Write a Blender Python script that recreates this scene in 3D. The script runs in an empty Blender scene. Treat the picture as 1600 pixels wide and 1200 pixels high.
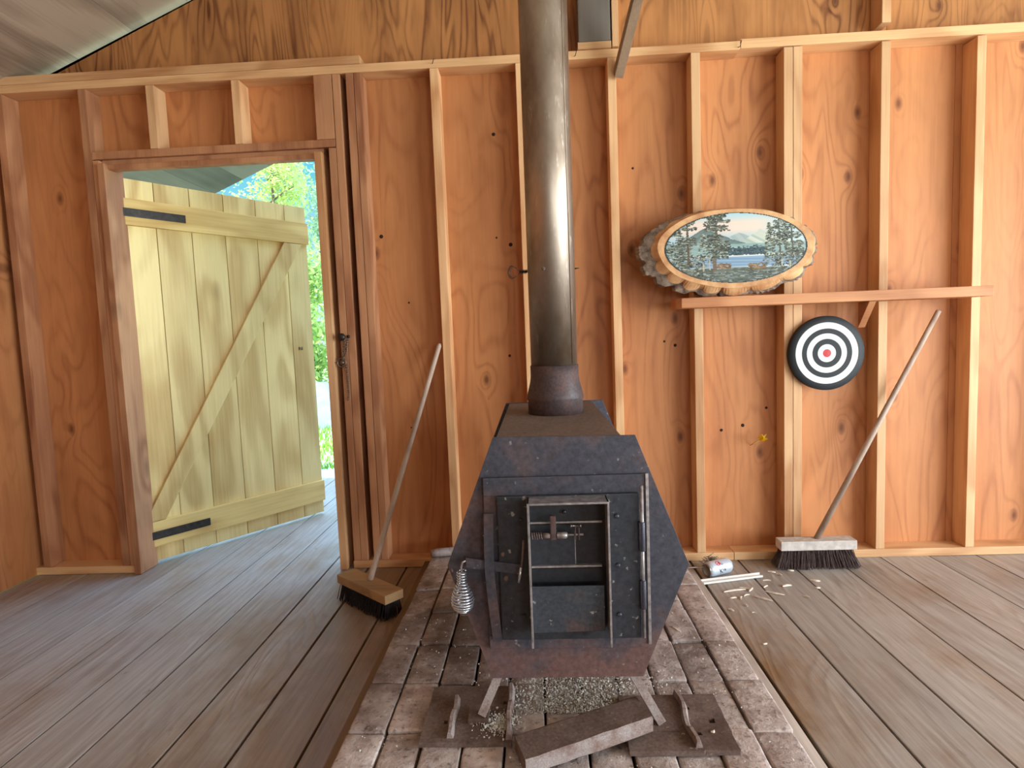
import bpy, bmesh, math, random
from mathutils import Vector, Matrix, Euler
rnd = random.Random(7)
PI = math.pi
SC = bpy.context.scene
COL = SC.collection
for _ in (0,):
    SC.view_settings.view_transform = 'Standard'
    SC.view_settings.look = 'None'
    SC.view_settings.gamma = 1.0
    SC.view_settings.use_curve_mapping = False
    SC.view_settings.exposure = 0.0
SC.cycles.max_bounces = 8
SC.cycles.diffuse_bounces = 5
SC.cycles.use_denoising = True
SC.cycles.sample_clamp_indirect = 6.0

# ------------------------------------------------------------------ camera
H = 1.08
F = 912.0
d = Vector((38.0, -75.5, F)).normalized()
v = Vector((443.0, 11400.0, F))
v = (v - d * v.dot(d)).normalized()
xr = v.cross(d)
# world X = xr, Y = d, Z = -v ; rows give camera axes in world space
right = Vector((xr[0], d[0], -v[0])); down = Vector((xr[1], d[1], -v[1])); fwd = Vector((xr[2], d[2], -v[2]))
up, back = -down, -fwd
cam = bpy.data.cameras.new('camera')
cam.sensor_fit = 'HORIZONTAL'; cam.sensor_width = 36.0; cam.lens = F / 1600 * 36.0
cam.clip_start = 0.05; cam.clip_end = 300
camo = bpy.data.objects.new('camera', cam); COL.objects.link(camo)
camo.matrix_world = Matrix(((right[0], up[0], back[0], 0), (right[1], up[1], back[1], 0), (right[2], up[2], back[2], H), (0, 0, 0, 1)))
SC.camera = camo

# ------------------------------------------------------------------ materials
def srgb(r, g, b):
    f = lambda c: (c / 255 / 12.92) if c / 255 <= 0.04045 else ((c / 255 + 0.055) / 1.055) ** 2.4
    return (f(r), f(g), f(b), 1.0)

class NT:
    def __init__(s, name, rough=0.6, metal=0.0, spec=0.4):
        s.m = bpy.data.materials.new(name); s.m.use_nodes = True
        s.t = s.m.node_tree; s.n = s.t.nodes
        s.b = s.n['Principled BSDF']
        s.b.inputs['Roughness'].default_value = rough
        s.b.inputs['Metallic'].default_value = metal
        s.b.inputs['Specular IOR Level'].default_value = spec
        tc = s.n.new('ShaderNodeTexCoord'); s.obj = tc.outputs['Object']
        g = s.n.new('ShaderNodeNewGeometry'); s.island = g.outputs['Random Per Island']
        oi = s.n.new('ShaderNodeObjectInfo'); s.orand = oi.outputs['Random']
    def L(s, a, b):
        if hasattr(a, 'links') or isinstance(a, bpy.types.NodeSocket): s.t.links.new(a, b)
        else: b.default_value = a
    def math(s, op, a, b=None, c=None):
        n = s.n.new('ShaderNodeMath'); n.operation = op
        for i, x in enumerate((a, b, c)):
            if x is not None: s.L(x, n.inputs[i])
        return n.outputs[0]
    def sep(s, vec):
        n = s.n.new('ShaderNodeSeparateXYZ'); s.L(vec, n.inputs[0]); return n.outputs
    def comb(s, x, y, z):
        n = s.n.new('ShaderNodeCombineXYZ')
        for i, q in enumerate((x, y, z)): s.L(q, n.inputs[i])
        return n.outputs[0]
    def scale(s, vec, sc, off=None):
        n = s.n.new('ShaderNodeVectorMath'); n.operation = 'MULTIPLY_ADD'
        s.L(vec, n.inputs[0]); n.inputs[1].default_value = sc
        if off is not None: s.L(off, n.inputs[2])
        return n.outputs[0]
    def noise(s, vec, scale=5, detail=3, rough=0.5, dist=0.0):
        n = s.n.new('ShaderNodeTexNoise'); s.L(vec, n.inputs['Vector'])
        n.inputs['Scale'].default_value = scale; n.inputs['Detail'].default_value = detail
        n.inputs['Roughness'].default_value = rough; n.inputs['Distortion'].default_value = dist
        return n.outputs['Fac']
    def voro(s, vec, scale=3, rand=1.0):
        n = s.n.new('ShaderNodeTexVoronoi'); s.L(vec, n.inputs['Vector'])
        n.inputs['Scale'].default_value = scale; n.inputs['Randomness'].default_value = rand
        return n.outputs['Distance']
    def ramp(s, fac, stops):
        n = s.n.new('ShaderNodeValToRGB'); s.L(fac, n.inputs[0])
        e = n.color_ramp.elements
        while len(e) < len(stops): e.new(0.5)
        for q, (p, c) in zip(e, stops):
            q.position = p
            q.color = c if isinstance(c, tuple) else (c, c, c, 1)
        return n.outputs[0]
    def mix(s, fac, a, b, mode='MIX'):
        n = s.n.new('ShaderNodeMix'); n.data_type = 'RGBA'; n.blend_type = mode
        s.L(fac, n.inputs[0]); s.L(a, n.inputs[6]); s.L(b, n.inputs[7])
        return n.outputs[2]
    def maprange(s, val, a, b, c, dd):
        n = s.n.new('ShaderNodeMapRange'); s.L(val, n.inputs[0])
        for i, q in enumerate((a, b, c, dd)): n.inputs[i + 1].default_value = q
        return n.outputs[0]
    def bump(s, h, strength=0.3, dist=0.01):
        n = s.n.new('ShaderNodeBump'); s.L(h, n.inputs['Height'])
        n.inputs['Strength'].default_value = strength; n.inputs['Distance'].default_value = dist
        s.t.links.new(n.outputs[0], s.b.inputs['Normal'])
    def color(s, c): s.L(c, s.b.inputs['Base Color'])
    def rough(s, r): s.L(r, s.b.inputs['Roughness'])

def flat(name, col, rough=0.6, metal=0.0, var=0.0, scale=30):
    q = NT(name, rough, metal)
    if var:
        f = q.noise(q.obj, scale, 4)
        k = q.maprange(f, 0.3, 0.7, 1 - var, 1 + var)
        q.color(q.mix(1.0, col, q.comb(k, k, k), 'MULTIPLY'))
    else: q.color(col)
    return q.m

def wood(name, light, dark, axis='z', fine=90, contour=2.2, bands=5, knots=0.5, rough=0.65, jit=0.16, bumpk=0.15, kcol=None, stain=0.0, stain_col=None, cw=0.42, spec=0.35):
    """grain runs along AXIS of the object; each loose board gets its own offset and tone"""
    q = NT(name, rough)
    x, y, z = q.sep(q.obj)[:3]
    rr = q.math('ADD', q.math('MULTIPLY', q.island, 37.0), q.math('MULTIPLY', q.orand, 53.0))
    a, b, c = {'z': (x, y, z), 'y': (x, z, y), 'x': (z, y, x)}[axis]
    off = q.math('ADD', c, rr)
    vec = q.comb(q.math('ADD', a, q.math('MULTIPLY', rr, 1.7)), b, off)
    # knots
    kv = q.scale(vec, (2.6, 2.6, 1.1))
    kd = q.voro(kv, 1.0, 1.0)
    kin = q.maprange(kd, 0.0, 0.22, 1.0, 0.0)
    big = q.noise(q.scale(vec, (contour, contour, contour * 0.28)), 1.0, 2.0, 0.5, 0.35)
    ring = q.math('ADD', q.math('MULTIPLY', big, bands * 6.28 * 1.6), q.math('MULTIPLY', kin, 9.0 * knots))
    lines = q.math('ADD', q.math('MULTIPLY', q.math('SINE', ring), 0.5), 0.5)
    lines = q.math('POWER', lines, 1.6)
    fine_n = q.noise(q.scale(vec, (fine, fine, fine * 0.035)), 1.0, 3.0, 0.6)
    blotch = q.noise(q.scale(vec, (1.7, 1.7, 0.9)), 1.0, 3.0, 0.55)
    t = q.math('ADD', q.math('MULTIPLY', lines, cw), q.math('MULTIPLY', fine_n, 0.55))
    t = q.math('ADD', t, q.math('MULTIPLY', q.math('SUBTRACT', blotch, 0.5), 1.1))
    colr = q.mix(q.maprange(t, 0.2, 0.95, 0.0, 1.0), light, dark)
    kc = kcol or tuple(dark[i] * 0.3 for i in range(3)) + (1,)
    colr = q.mix(q.math('MULTIPLY', q.maprange(kd, 0.03, 0.085, 0.85, 0.0), knots), colr, kc)
    if stain:
        sn = q.noise(q.scale(vec, (6, 6, 1.5)), 1.0, 5.0, 0.65)
        colr = q.mix(q.maprange(sn, 0.5, 0.75, 0.0, stain), colr, stain_col)
    k = q.maprange(q.math('FRACT', q.math('MULTIPLY', rr, 3.13)), 0, 1, 1 - jit, 1 + jit)
    colr = q.mix(1.0, colr, q.comb(k, k, k), 'MULTIPLY')
    q.color(colr)
    q.b.inputs['Specular IOR Level'].default_value = spec
    if bumpk: q.bump(q.math('ADD', fine_n, q.math('MULTIPLY', lines, 0.3)), bumpk, 0.004)
    return q.m

def plywood(name, light, dark, knotc, streak=0.5, lined=0.5, kdens=0.5, jit=0.1, sc=1.0):
    """rotary-cut veneer: thin cathedral lines, knots with rings, fine vertical streaks"""
    q = NT(name, 0.55); q.b.inputs['Specular IOR Level'].default_value = 0.3
    x, y, z = q.sep(q.obj)[:3]
    rr = q.math('ADD', q.math('MULTIPLY', q.island, 37.0), q.math('MULTIPLY', q.orand, 53.0))
    vec = q.comb(q.math('ADD', x, q.math('MULTIPLY', rr, 1.7)), y, q.math('ADD', z, rr))
    big = q.noise(q.scale(vec, (3.4 * sc, 3.4, 0.8)), 1.0, 2.0, 0.45, 0.5)
    vn = q.n.new('ShaderNodeTexVoronoi'); vn.voronoi_dimensions = '2D'; q.L(q.comb(q.math('MULTIPLY', q.sep(vec)[0], 4.6), q.math('MULTIPLY', q.sep(vec)[2], 2.5), 0.0), vn.inputs['Vector']); vn.inputs['Scale'].default_value = 1.0
    kd = vn.outputs['Distance']; ksel = q.math('GREATER_THAN', q.sep(vn.outputs['Color'])[0], 1 - kdens)
    kin = q.math('MULTIPLY', q.maprange(kd, 0.0, 0.36, 1.0, 0.0), ksel)
    ring = q.math('ADD', q.math('MULTIPLY', big, 6.28 * 15), q.math('MULTIPLY', q.math('MULTIPLY', kin, kin), 18.0))
    lines = q.math('POWER', q.math('ADD', q.math('MULTIPLY', q.math('SINE', ring), 0.5), 0.5), 3.2)
    mask = q.maprange(q.noise(q.scale(vec, (2.2, 2.2, 0.9)), 1.0, 2), 0.38, 0.62, 0.25, 1.0)
    fine_n = q.noise(q.scale(vec, (70, 70, 2.4)), 1.0, 3.0, 0.6)
    blotch = q.noise(q.scale(vec, (5, 5, 1.3)), 1.0, 4.0, 0.6)
    t = q.math('ADD', q.math('MULTIPLY', q.math('MULTIPLY', lines, mask), lined), q.math('MULTIPLY', fine_n, 0.35))
    t = q.math('ADD', t, q.math('MULTIPLY', q.math('SUBTRACT', blotch, 0.45), streak * 2))
    c = q.mix(q.maprange(t, 0.1, 0.9, 0, 1), light, dark)
    mott = q.noise(q.scale(vec, (9, 9, 5)), 1.0, 4.0, 0.6)
    c = q.mix(q.maprange(mott, 0.55, 0.75, 0, 0.45), c, tuple(min(1, light[k] * (1.12, 1.02, .95)[k]) for k in range(3)) + (1,))
    c = q.mix(q.math('MULTIPLY', q.maprange(kd, 0.02, 0.10, 0.8, 0.0), ksel), c, knotc)
    k = q.maprange(q.math('FRACT', q.math('MULTIPLY', rr, 3.13)), 0, 1, 1 - jit, 1 + jit)
    q.color(q.mix(1.0, c, q.comb(k, k, k), 'MULTIPLY'))
    q.bump(q.math('ADD', fine_n, q.math('MULTIPLY', lines, 0.3)), 0.05, 0.003)
    return q.m

M = {}
M['ply'] = plywood('plywood', srgb(199, 135, 86), srgb(136, 73, 41), srgb(96, 50, 30), .42, .28, .40)
M['ply_up'] = plywood('gable_plywood', srgb(192, 132, 80), srgb(96, 50, 26), srgb(84, 44, 28), .75, .45, .3, .1, 1.8)
M['ply_grey'] = plywood('neutral_plywood', srgb(196, 180, 164), srgb(140, 122, 106), srgb(80, 62, 50), .35, .4, .3)  # unseen walls, greyed to cut their orange bounce
M['stud'] = wood('stud_lumber', srgb(222, 178, 132), srgb(178, 122, 78), 'z', 120, 5, 2.0, 0.55, 0.6, 0.10, 0.06, srgb(84, 46, 24))
M['stud_dark'] = wood('aged_lumber', srgb(190, 138, 100), srgb(140, 86, 58), 'z', 120, 6, 2.0, 0.6, 0.6, 0.10, 0.08, srgb(70, 34, 18))
M['plate'] = wood('plate_lumber', srgb(224, 180, 132), srgb(174, 118, 74), 'x', 120, 5, 2.0, 0.5, 0.6, 0.08, 0.06, srgb(84, 46, 24))
M['shelf'] = wood('shelf_lumber', srgb(206, 146, 100), srgb(150, 88, 52), 'x', 120, 5, 2.0, 0.3, 0.6, 0.05, 0.06)
M['floor'] = None
def floorm():
    q = NT('floor_planks', 0.5); q.b.inputs['Specular IOR Level'].default_value = 0.45
    x, y, z = q.sep(q.obj)[:3]
    rr = q.math('MULTIPLY', q.island, 37.0)
    vec = q.comb(q.math('ADD', x, rr), q.math('ADD', y, q.math('MULTIPLY', rr, 1.3)), z)
    fine_n = q.noise(q.scale(vec, (70, 2.6, 70)), 1.0, 4.0, 0.65)
    big = q.noise(q.scale(vec, (4.2, .8, 4)), 1.0, 2.0, 0.5, 0.4)
    lines = q.math('POWER', q.math('ADD', q.math('MULTIPLY', q.math('SINE', q.math('MULTIPLY', big, 70)), 0.5), 0.5), 2.5)
    t = q.math('ADD', q.math('MULTIPLY', fine_n, 0.7), q.math('MULTIPLY', lines, 0.12))
    c = q.mix(q.maprange(t, 0.15, 0.8, 0, 1), srgb(148, 120, 92), srgb(96, 72, 52))
    # dusty grey; light by door and open side, shade beside hearth painted in
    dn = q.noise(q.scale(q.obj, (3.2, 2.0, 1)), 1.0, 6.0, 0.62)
    lit_sides = q.math('MAXIMUM', q.maprange(x, -0.7, -1.2, 0.0, 1.0), q.maprange(x, 0.55, 0.8, 0.0, 1.0))
    dust_light = q.math('MULTIPLY', q.maprange(q.math('ADD', dn, q.math('MULTIPLY', lit_sides, 0.32)), 0.52, 0.85, 0.0, 1.0), 0.85)
    c = q.mix(dust_light, c, q.mix(q.maprange(fine_n, .3, .7, 0, 1), srgb(186, 182, 176), srgb(150, 144, 138)))
    sc2 = q.noise(q.scale(vec, (26, 9, 1)), 1.0, 4.0, 0.7)
    c = q.mix(q.maprange(sc2, 0.66, 0.76, 0, 0.45), c, srgb(70, 58, 48))
    k = q.maprange(q.island, 0, 1, .9, 1.08)
    q.color(q.mix(1.0, c, q.comb(k, k, k), 'MULTIPLY'))
    q.rough(q.maprange(dn, .35, .7, .4, .6)); q.bump(q.math('ADD', fine_n, lines), 0.2, 0.003)
    return q.m
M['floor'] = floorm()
M['deck'] = wood('deck_planks', srgb(176, 174, 170), srgb(124, 118, 112), 'y', 70, 3.2, 2.0, 0.2, 0.44, 0.06, 0.2, srgb(70, 60, 52), 0.4, srgb(156, 152, 148), cw=.25, spec=.55)
M['door'] = wood('door_planks', srgb(234, 210, 148), srgb(186, 148, 88), 'z', 80, 3.0, 3.2, 0.35, 0.55, 0.07, 0.1, srgb(120, 80, 40))
M['door_x'] = wood('door_battens', srgb(232, 202, 132), srgb(184, 142, 78), 'x', 80, 3.5, 3.0, 0.3, 0.55, 0.05, 0.1, srgb(120, 80, 40))
M['grey_wood'] = wood('weathered_wood', srgb(150, 124, 100), srgb(98, 78, 62), 'z', 100, 4, 2, 0.3, 0.7, 0.05, 0.15)
M['post'] = wood('sooty_post', srgb(120, 112, 104), srgb(56, 50, 46), 'z', 14, 4, 1.0, 0.2, 0.5, 0.05, 0.15)
M['roof'] = wood('roof_boards', srgb(178, 158, 138), srgb(112, 94, 78), 'y', 80, 3, 2, 0.4, 0.7, 0.15, 0.1)
M['eave'] = wood('eave_boards', srgb(104, 96, 84), srgb(54, 44, 36), 'y', 20, 2.0, 2, 0.2, 0.7, 0.2, 0.1)
M['edging'] = wood('edging_wood', srgb(124, 94, 62), srgb(82, 58, 38), 'y', 100, 4, 2, 0.2, 0.7, 0.05, 0.1)
M['edging_pale'] = wood('pale_edging', srgb(206, 194, 184), srgb(150, 136, 126), 'y', 60, 6, 3, 0.1, 0.8, 0.05, 0.3)
M['handle'] = wood('broom_handle_wood', srgb(196, 176, 160), srgb(150, 126, 110), 'z', 120, 6, 2, 0.1, 0.5, 0.03, 0.03)
M['broom_block'] = wood('broom_block_wood', srgb(176, 140, 98), srgb(122, 90, 58), 'x', 120, 6, 2, 0.1, 0.6, 0.03, 0.06)
M['white_block'] = flat('grey_painted_wood', srgb(196, 188, 180), 0.6, 0, 0.2, 40)
M['bristle'] = flat('dark_bristle', srgb(46, 38, 38), 0.8, 0, 0.3, 60)
M['bristle2'] = flat('brown_bristle', srgb(96, 80, 78), 0.8, 0, 0.4, 60)
M['white_trim'] = flat('white_painted_trim', srgb(226, 222, 216), 0.5, 0, 0.08, 30)
M['chip'] = flat('pale_splinter', srgb(232, 216, 198), 0.7, 0, 0.2, 60)
M['fluff'] = flat('grey_fluff', srgb(120, 112, 104), 0.9, 0, 0.4, 120)
M['iron_dark'] = flat('dark_iron', srgb(58, 54, 52), 0.45, 0.7, 0.3, 60)
M['chain'] = flat('chain_steel', srgb(120, 112, 104), 0.4, 0.9, 0.3, 200)
M['chrome'] = flat('chrome_spring', srgb(206, 212, 222), 0.22, 0.85)
M['bolt'] = flat('bolt_steel', srgb(74, 74, 84), 0.4, 0.6, 0.2, 200)
M['edge_steel'] = flat('worn_steel_edge', srgb(170, 164, 164), 0.42, 0.7, 0.35, 70)
M['rod'] = flat('rod_steel', srgb(104, 90, 82), 0.4, 0.8, 0.3, 50)
M['black'] = flat('board_black', srgb(30, 34, 38), 0.6)
M['white'] = flat('board_white', srgb(226, 228, 226), 0.6)
M['yellow'] = flat('yellow_plastic', srgb(240, 200, 20), 0.4)
M['cream'] = flat('cream_plastic', srgb(232, 196, 130), 0.5)
M['can_white'] = flat('can_white_paint', srgb(206, 218, 232), 0.3, 0.35)
M['alu'] = flat('aluminium', srgb(150, 138, 124), 0.35, 0.9, 0.2, 60)
M['red'] = flat('red_ink', srgb(190, 40, 44), 0.4)
M['ink'] = flat('black_ink', srgb(28, 32, 42), 0.4)
M['hole'] = flat('dark_knot', srgb(38, 20, 12), 0.8)
M['cut'] = None
M['gravel'] = flat('gravel', srgb(214, 206, 196), 0.9, 0, 0.3, 8)
M['tarp'] = flat('pale_blue_tarp', srgb(128, 146, 164), 0.6, 0, 0.15, 3)
M['trunk'] = flat('bark', srgb(112, 96, 82), 0.9, 0, 0.4, 6)

def metal(name, base, rust, rust_amt=0.3, rough=0.5, metallic=0.35, sc=9, speck=None, lowz=None):
    q = NT(name, rough, metallic, 0.5)
    n1 = q.noise(q.obj, sc, 6, 0.6); n2 = q.noise(q.obj, sc * 9, 4, 0.6); n3 = q.noise(q.obj, sc * 0.45, 3, 0.5)
    amt = q.math('ADD', q.math('MULTIPLY', n1, 0.6), q.math('MULTIPLY', n3, 0.4))
    if lowz:  # rust that has grown on the lower plates
        zz = q.sep(q.obj)[2]
        amt = q.math('ADD', amt, q.maprange(zz, lowz[0], lowz[1], 0.30, 0.0))
    f = q.maprange(amt, 0.62 - rust_amt * 0.4, 0.82 - rust_amt * 0.4, 0.0, 1.0)
    c = q.mix(f, base, rust)
    k = q.maprange(n2, 0.3, 0.7, 0.7, 1.3)
    c = q.mix(1.0, c, q.comb(k, k, k), 'MULTIPLY')
    if speck:
        vd = q.noise(q.obj, 55, 2, 0.5)
        c = q.mix(q.maprange(vd, 0.68, 0.74, 0.0, 0.75), c, speck)
    q.color(c)
    q.rough(q.maprange(f, 0, 1, rough, min(0.9, rough + 0.3)))
    q.L(q.maprange(f, 0, 1, metallic, 0.05), q.b.inputs['Metallic'])
    q.bump(n2, 0.12, 0.003)
    return q.m
M['steel'] = metal('stove_steel', srgb(72, 73, 83), srgb(104, 76, 70), 0.36, 0.5, 0.35, 9, srgb(150, 146, 142), (0.11, 0.27))
M['steel_d'] = metal('stove_door_steel', srgb(56, 59, 66), srgb(64, 50, 48), 0.18, 0.42, 0.35, 9, srgb(168, 164, 158))
M['box_shade'] = metal('box_shade_steel', srgb(40, 42, 47), srgb(48, 40, 40), 0.3, 0.5, 0.25, 12)  # draft box insides, darkened to paint in the box's own shadow
M['flap'] = metal('flap_steel', srgb(70, 76, 84), srgb(104, 72, 62), 0.3, 0.45, 0.3, 12, srgb(190, 186, 176), (0.16, 0.24))
M['steel_top'] = metal('stove_top_rusty', srgb(104, 92, 86), srgb(116, 98, 88), 0.6, 0.7, 0.15, 12, srgb(60, 48, 44))
M['rusty'] = metal('rusty_iron', srgb(116, 99, 91), srgb(88, 68, 58), 0.5, 0.75, 0.15, 14, srgb(150, 132, 122))
M['rust_edge'] = metal('flaked_rust', srgb(160, 148, 144), srgb(124, 100, 90), 0.4, 0.7, 0.2, 30)
M['collar'] = metal('collar_iron', srgb(74, 66, 68), srgb(92, 66, 60), 0.5, 0.55, 0.4, 14)
def galv():
    q = NT('galvanised_pipe', 0.5, 1.0, 0.5)
    z = q.sep(q.obj)[2]
    n1 = q.noise(q.scale(q.obj, (6, 6, 2.5)), 1.0, 5, 0.6); n2 = q.noise(q.scale(q.obj, (60, 60, 14)), 1.0, 3, 0.6)
    c = q.mix(q.maprange(n1, 0.35, 0.65, 0, 1), srgb(178, 164, 150), srgb(118, 99, 82))
    c = q.mix(q.maprange(n2, 0.62, 0.78, 0, 0.6), c, srgb(214, 206, 196))
    q.color(c); q.rough(q.maprange(n1, 0.3, 0.7, 0.38, 0.64)); q.bump(n2, 0.04, 0.002)
    return q.m
M['galv'] = galv()
def brickm():
    q = NT('old_brick', 0.9, 0, 0.2)
    rv = q.math('MULTIPLY', q.orand, 61.0)
    off = q.comb(rv, rv, rv)
    vec = q.scale(q.obj, (1, 1, 1), off)
    n1 = q.noise(vec, 11, 5, 0.6); n2 = q.noise(vec, 60, 5, 0.65); n3 = q.noise(vec, 24, 4, 0.6)
    c = q.mix(q.maprange(n1, 0.35, 0.68, 0, 1), srgb(204, 190, 184), srgb(150, 132, 124))
    c = q.mix(q.maprange(n3, 0.54, 0.72, 0, 0.75), c, srgb(222, 212, 206))
    c = q.mix(q.maprange(n2, 0.54, 0.70, 0, 0.75), c, srgb(80, 64, 56))
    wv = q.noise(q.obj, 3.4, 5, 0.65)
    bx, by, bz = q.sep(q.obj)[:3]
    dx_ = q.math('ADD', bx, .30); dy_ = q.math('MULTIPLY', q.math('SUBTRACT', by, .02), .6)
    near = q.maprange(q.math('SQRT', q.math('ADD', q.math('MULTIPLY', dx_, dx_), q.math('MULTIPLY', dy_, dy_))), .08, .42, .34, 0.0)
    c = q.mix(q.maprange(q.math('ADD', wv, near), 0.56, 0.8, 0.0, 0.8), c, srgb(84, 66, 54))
    k = q.maprange(q.orand, 0, 1, 0.82, 1.12)
    q.color(q.mix(1.0, c, q.comb(k, k, k), 'MULTIPLY'))
    q.bump(q.math('ADD', n2, q.math('MULTIPLY', n3, 0.35)), 0.8, 0.005)
    return q.m
M['brick'] = brickm()
def leafm(name, a, b):
    q = NT(name, 0.6, 0, 0.2)
    q.color(q.mix(q.island, a, b))
    tr = q.n.new('ShaderNodeBsdfTranslucent'); q.L(q.mix(q.island, a, b), tr.inputs[0])
    mx = q.n.new('ShaderNodeMixShader'); mx.inputs[0].default_value = 0.45
    q.t.links.new(q.b.outputs[0], mx.inputs[1]); q.t.links.new(tr.outputs[0], mx.inputs[2])
    q.t.links.new(mx.outputs[0], q.n['Material Output'].inputs[0])
    return q.m
M['leaf1'] = leafm('yellow_green_leaf', srgb(222, 224, 150), srgb(176, 194, 112))
M['leaf2'] = leafm('mid_green_leaf', srgb(204, 218, 140), srgb(140, 172, 96))
M['leaf3'] = leafm('grey_green_leaf', srgb(176, 196, 160), srgb(124, 156, 120))
M['grass'] = leafm('grass_blade', srgb(160, 196, 84), srgb(104, 150, 52))
def lawn():
    q = NT('lawn_soil', 0.95); n = q.noise(q.obj, 1.2, 5, 0.6)
    q.color(q.mix(q.maprange(n, 0.4, 0.62, 0, 1), srgb(150, 186, 70), srgb(200, 200, 176))); return q.m
M['lawn'] = lawn()
def barkm():
    q = NT('log_bark', 0.95); n = q.noise(q.scale(q.obj, (30, 8, 30)), 1, 5, 0.65)
    q.color(q.mix(q.maprange(n, 0.35, 0.65, 0, 1), srgb(92, 76, 66), srgb(158, 140, 124))); q.bump(n, 0.8, 0.01); return q.m
M['barkedge'] = barkm()
def cutm():
    q = NT('cut_log_face', 0.6); n = q.noise(q.scale(q.obj, (14, 14, 14)), 1, 4, 0.6)
    q.color(q.mix(q.maprange(n, 0.35, 0.68, 0, 1), srgb(226, 180, 130), srgb(182, 128, 84))); return q.m
M['cut'] = cutm()
def attrm():
    q = NT('painted_surface', 0.45)
    a = q.n.new('ShaderNodeAttribute'); a.attribute_name = 'paint'
    q.t.links.new(a.outputs['Color'], q.b.inputs['Base Color']); return q.m
M['paint'] = attrm()

# ------------------------------------------------------------------ mesh helpers
class MB:
    def __init__(s): s.bm = bmesh.new()
    def add(s, verts, faces, smooth=False):
        vs = [s.bm.verts.new(p) for p in verts]
        out = []
        for f in faces:
            try:
                fc = s.bm.faces.new([vs[i] for i in f]); fc.smooth = smooth; out.append(fc)
            except ValueError: pass
        return vs, out
    def box(s, lo, hi, bev=0.0, mat=None, jit=0.0):
        (x0, y0, z0), (x1, y1, z1) = lo, hi
        P = [Vector(p) for p in ((x0, y0, z0), (x1, y0, z0), (x1, y1, z0), (x0, y1, z0), (x0, y0, z1), (x1, y0, z1), (x1, y1, z1), (x0, y1, z1))]
        if jit: P = [p + Vector((rnd.uniform(-jit, jit), rnd.uniform(-jit, jit), rnd.uniform(-jit, jit))) for p in P]
        if mat: P = [mat @ p for p in P]
        vs, fs = s.add(P, [(0, 3, 2, 1), (4, 5, 6, 7), (0, 1, 5, 4), (1, 2, 6, 5), (2, 3, 7, 6), (3, 0, 4, 7)])
        if bev:
            ed = list({e for f in fs for e in f.edges})
            bmesh.ops.bevel(s.bm, geom=ed, offset=bev, segments=2, profile=0.7, affect='EDGES', clamp_overlap=True)
        return s
    def prism(s, poly, dirv, bev=0.0):
        """poly: 3-D points (planar), extruded by dirv"""
        n = len(poly); dv = Vector(dirv)
        P = [Vector(p) for p in poly] + [Vector(p) + dv for p in poly]
        fs = [tuple(range(n))[::-1], tuple(range(n, 2 * n))] + [(i, (i + 1) % n, n + (i + 1) % n, n + i) for i in range(n)]
        vs, f = s.add(P, fs)
        bmesh.ops.recalc_face_normals(s.bm, faces=f)
        if bev:
            ed = list({e for q in f for e in q.edges})
            bmesh.ops.bevel(s.bm, geom=ed, offset=bev, segments=2, profile=0.7, affect='EDGES', clamp_overlap=True)
        return s
    def tube(s, pts, r, seg=10, cap=True, closed=False):
        pts = [Vector(p) for p in pts]; n = len(pts)
        rs = r if isinstance(r, (list, tuple)) else [r] * n
        rings = []; nrm = None
        for i, p in enumerate(pts):
            if closed: t = (pts[(i + 1) % n] - pts[i - 1]).normalized()
            else: t = (pts[min(i + 1, n - 1)] - pts[max(i - 1, 0)]).normalized()
            if nrm is None:
                nrm = t.orthogonal().normalized()
            nrm = (nrm - t * nrm.dot(t))
            nrm = nrm.normalized() if nrm.length > 1e-6 else t.orthogonal().normalized()
            b = t.cross(nrm)
            rings.append([p + (nrm * math.cos(2 * PI * k / seg) + b * math.sin(2 * PI * k / seg)) * rs[i] for k in range(seg)])
        V = [q for rg in rings for q in rg]
        fs = []
        m = n if closed else n - 1
        for i in range(m):
            j = (i + 1) % n
            for k in range(seg):
                k2 = (k + 1) % seg
                fs.append((i * seg + k, i * seg + k2, j * seg + k2, j * seg + k))
        if cap and not closed:
            fs += [tuple(range(seg))[::-1], tuple(range((n - 1) * seg, n * seg))]
        s.add(V, fs, True); return s
    def lathe(s, prof, c, axis='z', seg=40, mat=None, cap=True):
        """prof: (r, h) from bottom up"""
        V = []; fs = []
        for r, h in prof:
            for k in range(seg):
                a = 2 * PI * k / seg; p = Vector((r * math.cos(a), r * math.sin(a), h))
                if mat: p = mat @ p
                V.append(p + Vector(c))
        n = len(prof)
        for i in range(n - 1):
            for k in range(seg):
                k2 = (k + 1) % seg
                fs.append((i * seg + k, i * seg + k2, (i + 1) * seg + k2, (i + 1) * seg + k))
        if cap and prof[0][0] > 1e-5: fs.append(tuple(range(seg))[::-1])
        if cap and prof[-1][0] > 1e-5: fs.append(tuple(range((n - 1) * seg, n * seg)))
        s.add(V, fs, True); return s
    def build(s, name, mat, parent=None, loc=None, kind=None):
        bmesh.ops.remove_doubles(s.bm, verts=s.bm.verts[:], dist=1e-6)
        base = Vector(parent['_base']) if parent is not None and '_base' in parent else Vector((0, 0, 0))
        l = Vector(loc) if loc is not None else None
        o_at = l if (l is not None and parent is None) else base
        for vx in s.bm.verts: vx.co -= o_at
        me = bpy.data.meshes.new(name); s.bm.to_mesh(me); s.bm.free()
        for p in me.polygons:
            pass
        if isinstance(mat, (list, tuple)):
            for m_ in mat: me.materials.append(m_)
        else: me.materials.append(mat)
        o = bpy.data.objects.new(name, me); COL.objects.link(o)
        if parent is not None:
            o.parent = parent; o['_base'] = tuple(base)
        else:
            o.location = o_at; o['_base'] = tuple(o_at)
        if kind: o['kind'] = kind
        return o

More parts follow.
